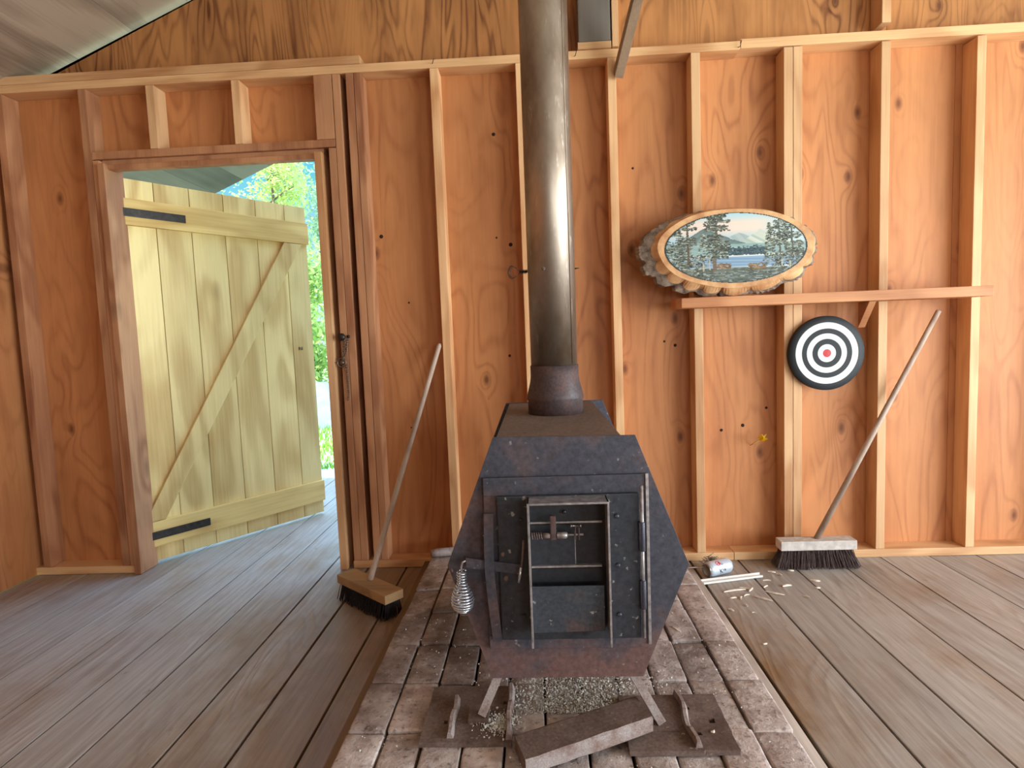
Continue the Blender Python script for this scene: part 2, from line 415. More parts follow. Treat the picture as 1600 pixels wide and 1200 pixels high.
def tag(o, label=None, cat=None, group=None, kind=None):
    if label: o['label'] = label
    if cat: o['category'] = cat
    if group: o['group'] = group
    if kind: o['kind'] = kind
    return o
def thing(name, loc, label=None, cat=None, group=None, kind=None):
    o = bpy.data.objects.new(name, None); COL.objects.link(o); o.location = loc; o['_base'] = tuple(loc)
    o.empty_display_size = 0.1
    return tag(o, label, cat, group, kind)
def box(name, lo, hi, mat, parent=None, bev=0.002, loc=None, kind=None, jit=0.0):
    return MB().box(lo, hi, bev, None, jit).build(name, mat, parent, loc, kind)

# ------------------------------------------------------------------ building shell
WY0, WY1, WY2 = 2.69, 2.779, 2.795      # stud front, sheathing inside, sheathing outside
XL, XR, YB = -2.5, 4.3, -3.0
RIDGE_X, RIDGE_Z, SL = 0.9, 3.706, 0.418
roofz = lambda x: RIDGE_Z - SL * abs(x - RIDGE_X)
DX0, DX1, DZ = -1.985, -0.94, 1.95     # doorway

w = MB()
def sheet(x0, x1, z0, z1): w.box((x0, WY1, z0), (x1, WY2, z1))
sheet(XL, DX0 - 0.03, 0, 2.30)
sheet(DX0 - 0.03, DX1, DZ, 2.30)
xs = [DX1, -0.415, 0.738, 1.9, 3.1, XR]
for a, b in zip(xs, xs[1:]): sheet(a + 0.0008, b - 0.0008, 0, 2.30)
wall = w.build('wall_back', M['ply'], kind='structure')
gx = [XL, -1.0, 0.39, 1.6, 2.8, XR]
g = MB()
for a, b in zip(gx, gx[1:]):
    pts = [(a + .001, WY1, 2.301), (b - .001, WY1, 2.301), (b - .001, WY1, roofz(b))]
    if a < RIDGE_X < b: pts.append((RIDGE_X, WY1, RIDGE_Z))
    pts.append((a + .001, WY1, roofz(a)))
    g.prism(pts, (0, WY2 - WY1, 0))
g.build('gable_sheathing', M['ply_up'], wall)

def stud(x0, x1, z0=0.038, z1=2.285, y0=WY0, mat='stud', name='stud', j=0.0):
    return box(name, (x0, y0, z0), (x1, WY1, z1), M[mat], wall, 0.003)
for a, b in ((-.434, -.396), (-.051, -.013), (.354, .391), (.717, .756), (1.116, 1.1545), (1.1565, 1.195), (1.53, 1.568), (1.93, 1.968), (2.33, 2.368), (2.73, 2.768), (3.13, 3.168), (3.53, 3.568), (3.93, 3.968)):
    stud(a, b)
# studs beside the doorway
stud(-.8145, -.7795, mat='stud_dark'); stud(-.7775, -.745, mat='stud_dark')
stud(-.876, -.842, mat='stud_dark')
stud(-.911, -.8775, 0.038, 1.965, mat='stud_dark', name='trimmer_stud')
stud(-.962, -.879, 2.004, 2.285, name='cripple_stud', mat='stud_dark')
stud(-1.341, -1.303, 2.004, 2.285, name='cripple_stud'); stud(-1.74, -1.702, 2.004, 2.285, name='cripple_stud')
stud(-2.06, -2.022, mat='stud_dark'); stud(-2.02, -1.99, 0.038, 1.965, mat='stud_dark', name='trimmer_stud'); stud(-2.46, -2.422, mat='stud_dark')
# door lining
box('door_jamb', (-.974, 2.672, 0.0), (-.940, 2.80, 1.946), M['stud'], wall, 0.003)
box('door_jamb', (-1.988, 2.672, 0.0), (-1.956, 2.80, 1.946), M['stud_dark'], wall, 0.003)
box('door_head', (-1.956, 2.700, 1.924), (-.9745, 2.745, 1.946), M['stud_dark'], wall, 0.003)
box('header_board', (-1.988, 2.708, 1.9465), (-.9395, WY1, 1.9685), M['stud_dark'], wall, 0.002)
box('header_plate', (-2.02, WY0, 1.969), (-.8785, WY1, 2.003), M['stud_dark'], wall, 0.003)
# plates
box('top_plate', (XL, WY0, 2.286), (0.93, WY1, 2.322), M['plate'], wall, 0.003)
box('top_plate', (0.932, WY0, 2.290), (XR, WY1, 2.330), M['plate'], wall, 0.003)
box('upper_top_plate', (XL, WY0, 2.323), (-.745, WY1, 2.36), M['plate'], wall, 0.003)
box('bottom_plate', (-.915, WY0, 0.0), (0.885, WY1, 0.037), M['plate'], wall, 0.003)
box('bottom_plate', (0.887, WY0, 0.0), (XR, WY1, 0.037), M['plate'], wall, 0.003)
box('bottom_plate', (XL, WY0, 0.0), (-1.99, WY1, 0.037), M['plate'], wall, 0.003)
# gable framing above the plate
box('gable_stud', (.378, WY0, 2.332), (.406, WY1, roofz(.39) - .01), M['stud'], wall, 0.003)
for gxs in (-1.3, -1.72, 1.53, 2.33):
    if gxs > 1.3 or gxs < -1.2: box('gable_stud', (gxs, WY0, 2.362), (gxs + .038, WY1, roofz(gxs) - .02), M['stud'], wall, 0.003) if gxs > 1.3 else None
box('lit_post_end', (.226, WY0 - .01, 2.3235), (.372, WY1, 2.352), M['plate'], wall, 0.003)  # pale block standing in for the post's lit lower end
box('gable_post', (.230, WY0 - .012, 2.3525), (.370, WY1, roofz(.3) - .02), M['post'], wall, 0.006)
# diagonal brace from stud to roof
bd = Vector((0.050, -0.193, 0.193)).normalized()
p0 = Vector((.398, WY0 - .008, 2.205)); p1 = p0 + bd * 1.55
sx = Vector((1, 0, 0)); sx = (sx - bd * sx.dot(bd)).normalized(); sy = bd.cross(sx)
mb = MB()
corn = [p0 + sx * a + sy * b for a, b in ((-.019, -.03), (.019, -.03), (.019, .03), (-.019, .03))]
mb.prism(corn, tuple(bd * 1.55), 0.002)
mb.build('brace', M['grey_wood'], wall)
# knot holes in the sheathing
for kx, kz, kr in ((-.715, 1.575, .010), (-.165, 2.015, .009), (-.105, 1.51, .010), (-.02, 1.52, .006), (-.17, 1.545, .005), (-.02, 1.60, .004), (-.13, .99, .007), (-.6, 1.26, .005), (.60, 1.03, .006), (.65, 1.01, .008), (.47, 1.83, .006), (.96, .62, .009), (1.07, .70, .007), (.86, .60, .008), (-.62, .66, .004)):
    m4 = Matrix.Rotation(PI / 2, 4, 'X')
    MB().lathe([(kr * 1.0, -0.002), (kr * 0.9, 0.0006), (kr * 0.3, 0.001)], (kx, WY1, kz), seg=14, mat=m4).build('knot_hole', M['hole'], wall)
# nails left in the plates
for nx, nz, ln in ((.92, 2.296, .035), (.21, 2.30, .03), (-.42, 2.305, .02)):
    MB().tube([(nx, WY0 + .002, nz), (nx + .004, WY0 - .014, nz - .004), (nx + .010, WY0 - .018, nz + ln * .6)], .0016, 6).build('bent_nail', M['iron_dark'], wall)

# side walls and rear wall (right opening lets daylight in, rear one added for fill)
lw = MB()
lw.box((XL - .016, YB, 0), (XL, WY2, roofz(XL) + .02)); wl = lw.build('wall_left', M['ply'], kind='structure')
for k in range(13):
    yy = YB + .2 + k * .4
    if yy < 2.62: box('stud', (XL, yy, 0.038), (XL + .089, yy + .038, roofz(XL) - .06), M['stud'], wl, 0.003)
RO = (-2.4, 1.75, 0.0, 2.15)    # right wall opening: y0 y1 z0 z1
rw = MB()
rw.box((XR, YB, 0), (XR + .016, RO[0], roofz(XR) + .02)); rw.box((XR, RO[1], 0), (XR + .016, WY2, roofz(XR) + .02))
rw.box((XR, RO[0], RO[3]), (XR + .016, RO[1], roofz(XR) + .02))
wr = rw.build('wall_right', M['ply_grey'], kind='structure')
for yy in (-2.8, -2.44, 1.752, 2.2, 2.6):
    box('stud', (XR - .089, yy, 0.0), (XR - .001, yy + .038, roofz(XR) - .06), M['stud'], wr, 0.003)
BO = (1.4, 2.5, 0.9, 2.0)       # rear opening added for the fill lamp: x0 x1 z0 z1
fw = MB()
def front(x0, x1, z0):
    pts = [(x0, YB - .016, z0), (x1, YB - .016, z0), (x1, YB - .016, roofz(x1))]
    if x0 < RIDGE_X < x1: pts.append((RIDGE_X, YB - .016, RIDGE_Z))
    pts.append((x0, YB - .016, roofz(x0))); fw.prism(pts, (0, .016, 0))
front(XL, BO[0], 0); front(BO[0], BO[1], BO[3]); fw.box((BO[0], YB - .016, 0), (BO[1], YB, BO[2])); front(BO[1], XR, 0)
fw.build('wall_front', M['ply_grey'], kind='structure')

# floor boards
cr = [-2.5, -2.24, -2.04, -1.84, -1.644, -1.455, -1.264, -1.04, -.846, -.658, -.46, -.26, -.06, .14, .34, .51, .682, .905, 1.12, 1.34, 1.55, 1.77, 1.98, 2.2, 2.42, 2.63, 2.85, 3.07, 3.28, 3.5, 3.72, 3.93, 4.3]
fl = MB()
for a, b in zip(cr, cr[1:]):
    gpx = rnd.uniform(.0022, .0034) + (.002 if abs(a + .846) < .01 or abs(b + .846) < .01 else .0025 if abs(a - .682) < .01 or abs(b - .682) < .01 else 0)
    fl.box((a + gpx, YB, -.03), (b - gpx, (4.60 + rnd.uniform(-.01, .015)) if -2.05 < a < -.9 else 2.788, rnd.uniform(-.002, 0.0)), .003)
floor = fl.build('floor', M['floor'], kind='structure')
box('subfloor', (XL, YB, -.06), (XR, 2.79, -.032), M['bristle'], floor, 0)
dk = MB()
crd = [-4.2, -4.0, -3.8, -3.6, -3.4, -3.2, -3.0, -2.8, -2.6, -2.43] + cr[1:20]
for a, b in zip(crd, crd[1:]):
    if -2.05 < a < -.9: continue
    gpx = rnd.uniform(.003, .005)
    dk.box((a + gpx, 2.792, -.03), (b - gpx, 4.60 + rnd.uniform(-.01, .015), rnd.uniform(-.002, .001)), .003)
deck = dk.build('porch_floor', M['deck'], kind='structure')
box('rim_joist', (-4.2, 4.5, -.28), (1.3, 4.54, -.032), M['grey_wood'], deck, 0.003)

# roof (seen from inside as the ceiling, and as the eave over the porch)
rf = MB()
for sgn in (-1, 1):
    x_out = XL - .45 if sgn < 0 else XR + .45
    nb = 14
    for k in range(nb):
        xa = RIDGE_X + (x_out - RIDGE_X) * k / nb; xb = RIDGE_X + (x_out - RIDGE_X) * (k + 1) / nb
        lo, hi = min(xa, xb) + .001, max(xa, xb) - .001
        poly = [(lo, YB - .5, roofz(lo) + .03), (hi, YB - .5, roofz(hi) + .03), (hi, YB - .5, roofz(hi) + .055), (lo, YB - .5, roofz(lo) + .055)]
        rf.prism(poly, (0, 3.15 - YB + .5, 0))
rf.build('ceiling', M['roof'], kind='structure')
ev = MB()
for k in range(9):
    lo = -3.85 + k * .228; hi = lo + .226
    ev.prism([(lo, 3.152, roofz(lo)), (hi, 3.152, roofz(hi)), (hi, 3.152, roofz(hi) + .05), (lo, 3.152, roofz(lo) + .05)], (0, 4.6 - 3.152, 0))
ev.build('porch_roof', M['eave'], kind='structure')

# ------------------------------------------------------------------ plank door, swung out
dd = Vector((.584, .812, 0)).normalized(); nn = Vector((dd[1], -dd[0], 0))   # nn faces the room
DB = Vector((-1.394, 3.605, 0.0))                                             # foot of the free edge
hinge = DB + dd * -1.016
door = thing('door_1', hinge, 'open yellowish plank door with Z brace, swung out onto the porch', None, None, 'structure')
door.rotation_euler = (0, 0, math.atan2(dd[1], dd[0]))
# door-local: x along the leaf from the hinge, y = -nn (away from the room), z up
def dpart(mb, name, mat, parent=None):
    me_o = mb.build(name, mat); me_o.parent = parent or door; return me_o
pl = MB()
bounds = [-1.010, -.85, -.68, -.503, -.32, -.14, 0.0]
for a, b in zip(bounds, bounds[1:]):
    ww = 1.016
    pl.box((ww + a + .0018, 0, .014), (ww + b - .0018, .022, 1.916), .0025)
dpart(pl, 'planks', M['door'])
mb = MB().box((1.016 - 1.005, -.022, 1.690), (1.016, 0, 1.818), .004); dpart(mb, 'batten', M['door_x'])
mb = MB().box((1.016 - 1.005, -.022, .092), (1.016, 0, .220), .004); dpart(mb, 'batten', M['door_x'])
pts = [(1.016 - .05, -.022, 1.688), (1.016 - .165, -.022, 1.688), (1.016 - 1.0, -.022, .27), (1.016 - 1.0, -.022, .222), (1.016 - .93, -.022, .222)]
mb = MB().prism(pts, (0, .022, 0), .003); dpart(mb, 'brace', M['door'])
kb = MB(); xk = 1.016 - .09
kb.box((xk - .012, -.006, 1.049), (xk - .006, 0, 1.067), .001); kb.box((xk + .006, -.006, 1.049), (xk + .012, 0, 1.067), .001); kb.box((xk - .006, -.008, 1.055), (xk + .006, 0, 1.061), .001)
dpart(kb, 'latch_plate', M['chain'])
for hz in (.15, 1.75):
    hb = MB(); hb.box((-.002, -.028, hz - .02), (.30, -.0222, hz + .02), .002); hb.tube([(-.004, -.026, hz - .03), (-.004, -.026, hz + .03)], .007, 10)
    dpart(hb, 'strap_hinge', M['iron_dark'])

# ------------------------------------------------------------------ hearth
hearth = thing('brick_hearth', (.04, 1.9, 0), 'dry-laid brick hearth on the plank floor under the black stove', 'hearth')
cols = [-.535 + k * .1048 for k in range(12)]
rows = [.79, 1.005, 1.22, 1.433, 1.65, 1.868, 2.088, 2.308, 2.522, 2.688]
def brick(x0, x1, y0, y1, zt, tilt):
    GU = (0, .045, .3, .5, .7, .955, 1); GT = (0, .022, .15, .3, .5, .7, .85, .978, 1); nx, ny = len(GU) - 1, len(GT) - 1
    mb = MB(); bmx = mb.bm
    cx, cy = (x0 + x1) / 2, (y0 + y1) / 2
    V = []; fs = []
    top = [[None] * (ny + 1) for _ in range(nx + 1)]
    ph = rnd.uniform(0, 99)
    for i in range(nx + 1):
        for j in range(ny + 1):
            u, t = GU[i], GT[j]
            x = x0 + (x1 - x0) * u; y = y0 + (y1 - y0) * t
            e = min(min(u, 1 - u) * (x1 - x0), min(t, 1 - t) * (y1 - y0))
            z = zt + tilt[0] * (x - cx) + tilt[1] * (y - cy) + rnd.uniform(-.0006, .0006) - (.0014 if e < 1e-6 else 0)
            if e < 1e-6:
                x += rnd.uniform(-.0010, .0007) * (1 if u < .5 else -1); y += rnd.uniform(-.0012, .0009)
                if (u in (0, 1)) and (t in (0, 1)):
                    x += (.0015 if u == 0 else -.0015); y += (.0015 if t == 0 else -.0015); z -= .002
            top[i][j] = len(V); V.append(Vector((x, y, z)))
    for i in range(nx):
        for j in range(ny): fs.append((top[i][j], top[i + 1][j], top[i + 1][j + 1], top[i][j + 1]))
    ring = [(i, 0) for i in range(nx)] + [(nx, j) for j in range(ny)] + [(i, ny) for i in range(nx, 0, -1)] + [(0, j) for j in range(ny, 0, -1)]
    bot = []
    for i, j in ring:
        p = V[top[i][j]]; bot.append(len(V)); V.append(Vector((p.x, p.y, .002)))
    for k in range(len(ring)):
        k2 = (k + 1) % len(ring)
        fs.append((top[ring[k][0]][ring[k][1]], bot[k], bot[k2], top[ring[k2][0]][ring[k2][1]]))
    fs.append(tuple(bot)[::-1])
    vs, ff_ = mb.add(V, fs, False)
    for f in ff_[:nx * ny]: f.smooth = True
    return mb
nbrick = 0
for ci in range(11):
    for ri in range(1, 9):
        gx_ = rnd.uniform(.0026, .0056); gy = rnd.uniform(.001, .0028)
        sh = rnd.uniform(-.006, .006) + (.004 if ci % 2 else -.004)
        y0, y1 = rows[ri] + gy + sh, rows[ri + 1] - gy + sh
        if ri == 8: y1 = min(y1, 2.687)
        br = brick(cols[ci] + gx_, cols[ci + 1] - gx_, y0, y1, .059 + rnd.uniform(-.004, .003), (rnd.uniform(-.03, .03), rnd.uniform(-.02, .02)))
        br.build('brick', M['brick'], hearth); nbrick += 1
box('edging_strip', (-.568, 1.0, 0.001), (-.5395, 2.686, .030), M['edging'], hearth, .003)
box('edging_strip', (.621, 1.0, 0.001), (.664, 2.686, .018), M['edging_pale'], hearth, .003, jit=.001)

# ------------------------------------------------------------------ wood stove
SY = 1.45; CX = .058
K = SY / 1.6
def fp(X, Z, y): return (X * y / 1.6, y, 1.08 + (Z - 1.08) * y / 1.6)
def fx(X, y): return X * y / 1.6
def fz(Z, y): return 1.08 + (Z - 1.08) * y / 1.6
stove = thing('wood_stove', (CX, 1.85, .06), 'rusty black hexagonal steel wood stove standing on the brick hearth', 'stove')
hexf = [(-.131, .803), (.262, .797), (.403, .428), (.270, .103), (-.160, .103), (-.275, .440)]
MB().prism([fp(X, Z, SY) for X, Z in hexf], (0, .008, 0), .001).build('front_plate', M['steel'], stove)
zt = .820
hexb = [(CX - .013 - .158, zt), (CX - .013 + .158, zt), (CX + .275, .490), (CX + .165, .225), (CX - .175, .225), (CX - .283, .495)]
body = MB().prism([(x, SY + .0085, z) for x, z in hexb], (0, 2.222 - SY - .0085, 0), .004)
body.build('firebox', M['steel'], stove)
box('top_plate', (CX - .013 - .157, SY + .010, zt), (CX - .013 + .157, 2.220, zt + .004), M['steel_top'], stove, .001)
hexk = [(CX - .183, .827), (CX + .185, .827), (CX + .31, .490), (CX + .19, .2), (CX - .20, .2), (CX - .32, .495)]
MB().prism([(x, 2.2225, z) for x, z in hexk], (0, .008, 0), .001).build('back_plate', M['steel'], stove)
# door frame (four welded bars)
y0 = SY - .012
fr = MB()
def fbox(mb, X0, X1, Z0, Z1, ya, yb, bev=.0015):
    mb.box((fx(X0, ya), ya, fz(Z0, ya)), (fx(X1, ya), yb, fz(Z1, ya)), bev); return mb
fbox(fr, -.164, .294, .637, .688, y0, SY - .0005); fbox(fr, -.164, .294, .190, .232, y0, SY - .0005)
fbox(fr, -.164, -.124, .2322, .6368, y0, SY - .0005); fbox(fr, .262, .294, .2322, .6368, y0, SY - .0005)
fr.build('door_frame', M['steel'], stove)
we = MB(); we.box((fx(.286, y0) , y0 - .004, fz(.200, y0)), (fx(.2945, y0), y0 - .0005, fz(.690, y0)), .001)
we.build('weld_edge', M['edge_steel'], stove)
# door
yd = SY - .026
fd = MB(); fbox(fd, -.127, .268, .217, .634, yd, y0 - .0005, .002)
sdoor = fd.build('door', M['steel_d'], stove)
def boltat(X, Z, ya, r=.0058, mat='bolt', par=None):
    m4 = Matrix.Rotation(PI / 2, 4, 'X'); x, y, z = fp(X, Z, ya)
    MB().lathe([(r, 0), (r, .004), (r * .7, .006), (r * .2, .0065)], (x, y, z), seg=8, mat=m4).build('bolt', M[mat], par or sdoor)
for X, Z in ((.206, .572), (.206, .431), (.207, .288)): boltat(X, Z, yd)
boltat(-.062, .287, yd, .005, 'collar'); boltat(-.062, .568, yd, .004)
# hinge
hy = yd - .006
hx = fx(.2745, hy)
MB().tube([(hx, hy, fz(.218, hy)), (hx + .001, hy, fz(.655, hy))], .0042, 12).build('hinge_rod', M['edge_steel'], stove)
for a, b in ((.303, .385), (.470, .553)):
    MB().lathe([(.0072, fz(a, hy)), (.0078, fz(a, hy) + .002), (.0078, fz(b, hy) - .002), (.0072, fz(b, hy))], (hx, hy, 0), seg=16).build('hinge_knuckle', M['bolt'], stove)
# latch strap: bowed flat bar
ys = yd - .012
st = MB(); prof = []
for k in range(13):
    t = k / 12; Z = .587 + (.212 - .587) * t
    Xc = -.152 + .012 * max(0, t - .45) / .55 - .004 * math.sin(t * PI)
    yb = ys + (.016 * (abs(t - .5) * 2) ** 2)
    prof.append((Xc, Z, yb))
V = []; fs = []
for X, Z, yb in prof:
    for dx, dy in ((-.0135, 0), (.0135, 0), (.0135, .005), (-.0135, .005)):
        x, y, z = fp(X + dx, Z, yb); V.append((x, y + dy, z))
for i in range(12):
    for k in range(4): fs.append((i * 4 + k, i * 4 + (k + 1) % 4, i * 4 + 4 + (k + 1) % 4, i * 4 + 4 + k))
fs += [(3, 2, 1, 0), (48, 49, 50, 51)]
st.add(V, fs); st.build('latch_strap', M['steel'], stove)
lv = MB(); yl = ys + .006
lv.prism([fp(-.222, .460, yl), fp(-.222, .432, yl), fp(-.066, .408, yl), fp(-.066, .437, yl)], (0, .006, 0), .0015)
lever = lv.build('latch_lever', M['steel'], stove)
boltat(-.116, .47, yd, .006, 'rusty'); boltat(-.110, .40, yd, .007, 'rusty')
# coil spring handle
pts = []; N = 15 * 20; xs_, zs_ = fx(-.236, yl), 0
ztop, zbot = fz(.424, yl), fz(.306, yl)
for k in range(N + 1):
    t = k / N; zc = ztop + (zbot - ztop) * t
    if t < .28: r = .0105
    else:
        q = (t - .28) / .72; r = .0105 + (.0275 - .0105) * math.sin(min(1, q * 1.5) * PI / 2) ** 1.2
        if q > .68: r *= math.sqrt(max(.05, 1 - ((q - .68) / .36) ** 2))
    a = t * 2 * PI * 15
    pts.append((xs_ + r * math.cos(a), yl + r * math.sin(a), zc))
cs = MB(); cs.tube(pts, .0023, 7); cs.build('spring_handle', M['chrome'], lever)
hk = MB(); hk.tube([(fx(-.222, yl), yl + .003, fz(.452, yl)), (fx(-.231, yl), yl, fz(.449, yl)), (xs_, yl, fz(.435, yl)), (xs_, yl, fz(.36, yl))], .0026, 8)
hk.build('hook', M['edge_steel'], lever)
# thin damper rod with bright tip
rd = MB(); yr = yd - .022
rd.tube([fp(-.056, .508, yr), fp(-.062, .45, yr - .004), fp(-.066, .43, yr - .004)], .0028, 8); rod = rd.build('draft_rod', M['rusty'], stove)
rd = MB(); rd.tube([fp(-.066, .43, yr - .004), fp(-.074, .386, yr - .006)], .0036, 10); rd.build('rod_tip', M['chrome'], rod)
# draft box
yf = yd - .062
dbx = MB(); th = .005
xl0, xr0 = fx(-.044, yf), fx(.186, yf)
zt0, zb0 = fz(.612, yf), fz(.187, yf)
dbx.box((xl0, yf, zt0 - th), (xr0, yd - .0005, zt0), .001)
def side(x0):
    dbx.prism([(x0, yf, zt0), (x0, yd - .0005, zt0), (x0, yd - .0005, zb0 + .03), (x0, yf + .004, zb0)], (th, 0, 0), .0008)
side(xl0); side(xr0 - th)
draft = dbx.build('draft_box', M['edge_steel'], stove)
xi0, xi1 = xl0 + th + .001, xr0 - th - .001
ib = yd - .004
def inner(name, X0, X1, Z0, Z1, y, dep, mat, bev=.001):
    return MB().box((fx(X0, y), y, fz(Z0, y)), (fx(X1, y), y + dep, fz(Z1, y)), bev).build(name, M[mat], draft)
inner('upper_baffle', -.040, .183, .560, .612, yd - .010, .008, 'box_shade')
inner('baffle_lip', -.036, .165, .5535, .559, yd - .016, .014, 'edge_steel')
inner('slide_plate', -.036, .087, .432, .551, yd - .009, .004, 'steel_d')
inner('slide_edge', .0868, .0895, .432, .530, yd - .008, .006, 'edge_steel')
inner('ledge', -.036, .162, .426, .432, yd - .018, .016, 'edge_steel')
inner('ledge_plate', -.036, .165, .385, .424, yd - .014, .010, 'box_shade')
fl_ = MB(); yy = yf + .016
fl_.prism([fp(-.038, .372, yy), fp(.166, .372, yy), fp(.166, .240, yy + .02), fp(-.036, .236, yy + .02)], (0, .004, 0), .001)
fl_.build('ash_flap', M['flap'], draft)
inner('back_panel', -.037, .183, .240, .612, yd - .0045, .004, 'box_shade')
# adjusting screw, spring and sleeve across the box
sy_ = yd - .030; zz = fz(.520, sy_)
MB().tube([(xi0 - .001, sy_, zz), (fx(.112, sy_), sy_, zz + .001)], .0026, 8).build('adjuster_rod', M['rusty'], draft)
pts = [(fx(-.034, sy_) + .028 * k / 60, sy_ + .0078 * math.cos(k * 2 * PI / 12), zz + .0078 * math.sin(k * 2 * PI / 12)) for k in range(61)]
MB().tube(pts, .0012, 6).build('adjuster_spring', M['rusty'], draft)
my = Matrix.Rotation(PI / 2, 4, 'Y')
MB().lathe([(.0068, 0), (.0068, .018)], (fx(-.002, sy_), sy_, zz), seg=14, mat=my).build('sleeve', M['rusty'], draft)
MB().lathe([(.0085, 0), (.0085, .022), (.005, .026)], (fx(.038, sy_), sy_, zz), seg=14, mat=my).build('sleeve', M['edge_steel'], draft)
MB().box((fx(.020, sy_), sy_ - .006, zz - .011), (fx(.036, sy_), sy_ + .006, zz + .050), .003).build('adjuster_arm', M['collar'], draft)
MB().lathe([(.0055, 0), (.0055, .003), (.003, .003), (.003, .022), (.0055, .022), (.0055, .026)], (fx(.076, sy_), sy_ - .002, fz(.547, sy_)), seg=12, mat=my).build('wing_nut', M['chain'], draft)
for xx in (.088, .098): MB().box((fx(xx, sy_), sy_ - .004, zz - .012), (fx(xx, sy_) + .003, sy_ + .004, fz(.545, sy_)), .0008).build('link_plate', M['collar'], draft)
boltat(.061, .588, yd - .011, .0045, 'bolt', draft)
# legs: angle iron, splayed
def leg(a, b, wdt=.022):
    a, b = Vector(a), Vector(b); mbx = MB()
    t = (b - a).normalized(); sx = Vector((1, 0, 0)); sx = (sx - t * sx.dot(t)).normalized(); sy2 = t.cross(sx)
    s_ = 1 if b.x > a.x else -1
    poly = [(0, 0), (wdt * s_, 0), (wdt * s_, .004), (.004 * s_, .004), (.004 * s_, wdt), (0, wdt)]
    mbx.prism([a + sx * p - sy2 * q for p, q in poly], tuple(b - a), .0005)
    mbx.build('leg', M['rust_edge'], stove)
leg((-.098, 1.49, .228), (-.168, 1.442, .092)); leg((.186, 1.49, .228), (.276, 1.420, .080))
leg((-.10, 2.12, .228), (-.19, 2.16, .062)); leg((.19, 2.12, .228), (.27, 2.16, .062))
# flue collar
PXc, PYc = .0555, 1.925
MB().lathe([(.0905, zt + .004), (.0905, .868), (.0935, .872), (.0935, .880), (.0885, .900), (.082, .925), (.079, .945), (.079, .982), (.0765, .982)], (PXc, PYc, 0), seg=56).build('flue_collar', M['collar'], stove)

# ------------------------------------------------------------------ stove pipe
pipe = thing('stove_pipe', (PXc, PYc, .97), 'tall galvanised metal flue pipe rising from the black wood stove', 'stove pipe')
ptop = roofz(PXc) - .006
MB().lathe([(.0765, .965), (.0765, 1.6), (.0765, 2.2), (.0765, 2.8), (.0765, ptop)], (PXc, PYc, 0), seg=64).build('pipe', M['galv'], pipe)
a = math.radians(-42)
sxp, syp = PXc + .0765 * math.cos(a), PYc + .0765 * math.sin(a)
MB().tube([(sxp, syp, .985), (sxp, syp, ptop - .01)], .0022, 8).build('seam', M['galv'], pipe)
zd = 1.289
m4 = Matrix.Rotation(PI / 2, 4, 'X')
MB().lathe([(.006, 0), (.006, .002), (.003, .004)], (PXc - .026, PYc - .0725, 1.288), seg=12, mat=m4).build('rivet', M['rusty'], pipe)
dm = MB(); dm.tube([(PXc - .077, PYc, zd), (PXc - .102, PYc, zd + .001)], .0035, 8)
pts = [(PXc - .078 - .02 * k / 40, PYc + .006 * math.cos(k * 2 * PI / 10), zd + .006 * math.sin(k * 2 * PI / 10)) for k in range(41)]
dm.tube(pts, .0013, 6)
dh = dm.build('damper_shaft', M['iron_dark'], pipe)
hc = MB(); cx_, cz_ = PXc - .102, zd
pts = [(cx_, PYc, cz_ + .002), (cx_ - .012, PYc, cz_ + .014), (cx_ - .024, PYc, cz_ + .020)]; hc.tube(pts, .0017, 6)
pts = [(cx_, PYc, cz_ - .002), (cx_ - .012, PYc, cz_ - .014), (cx_ - .024, PYc, cz_ - .020)]; hc.tube(pts, .0017, 6)
pts = []
for k in range(9 * 12 + 1):
    t = k / (9 * 12); ang = math.radians(62 - 124 * t); R_ = .022
    c_ = Vector((cx_ - .014 - R_ * math.cos(ang), PYc, cz_ + R_ * math.sin(ang)))
    rad = Vector((-math.cos(ang), 0, math.sin(ang))); q = k * 2 * PI / 12
    pts.append(c_ + rad * .0042 * math.cos(q) + Vector((0, 1, 0)) * .0042 * math.sin(q))
hc.tube(pts, .0012, 6); hc.build('coil_grip', M['chain'], dh)
MB().tube([(PXc + .076, PYc, zd + .003), (PXc + .092, PYc, zd + .004)], [.0026, .0008], 8).build('damper_tip', M['iron_dark'], pipe)

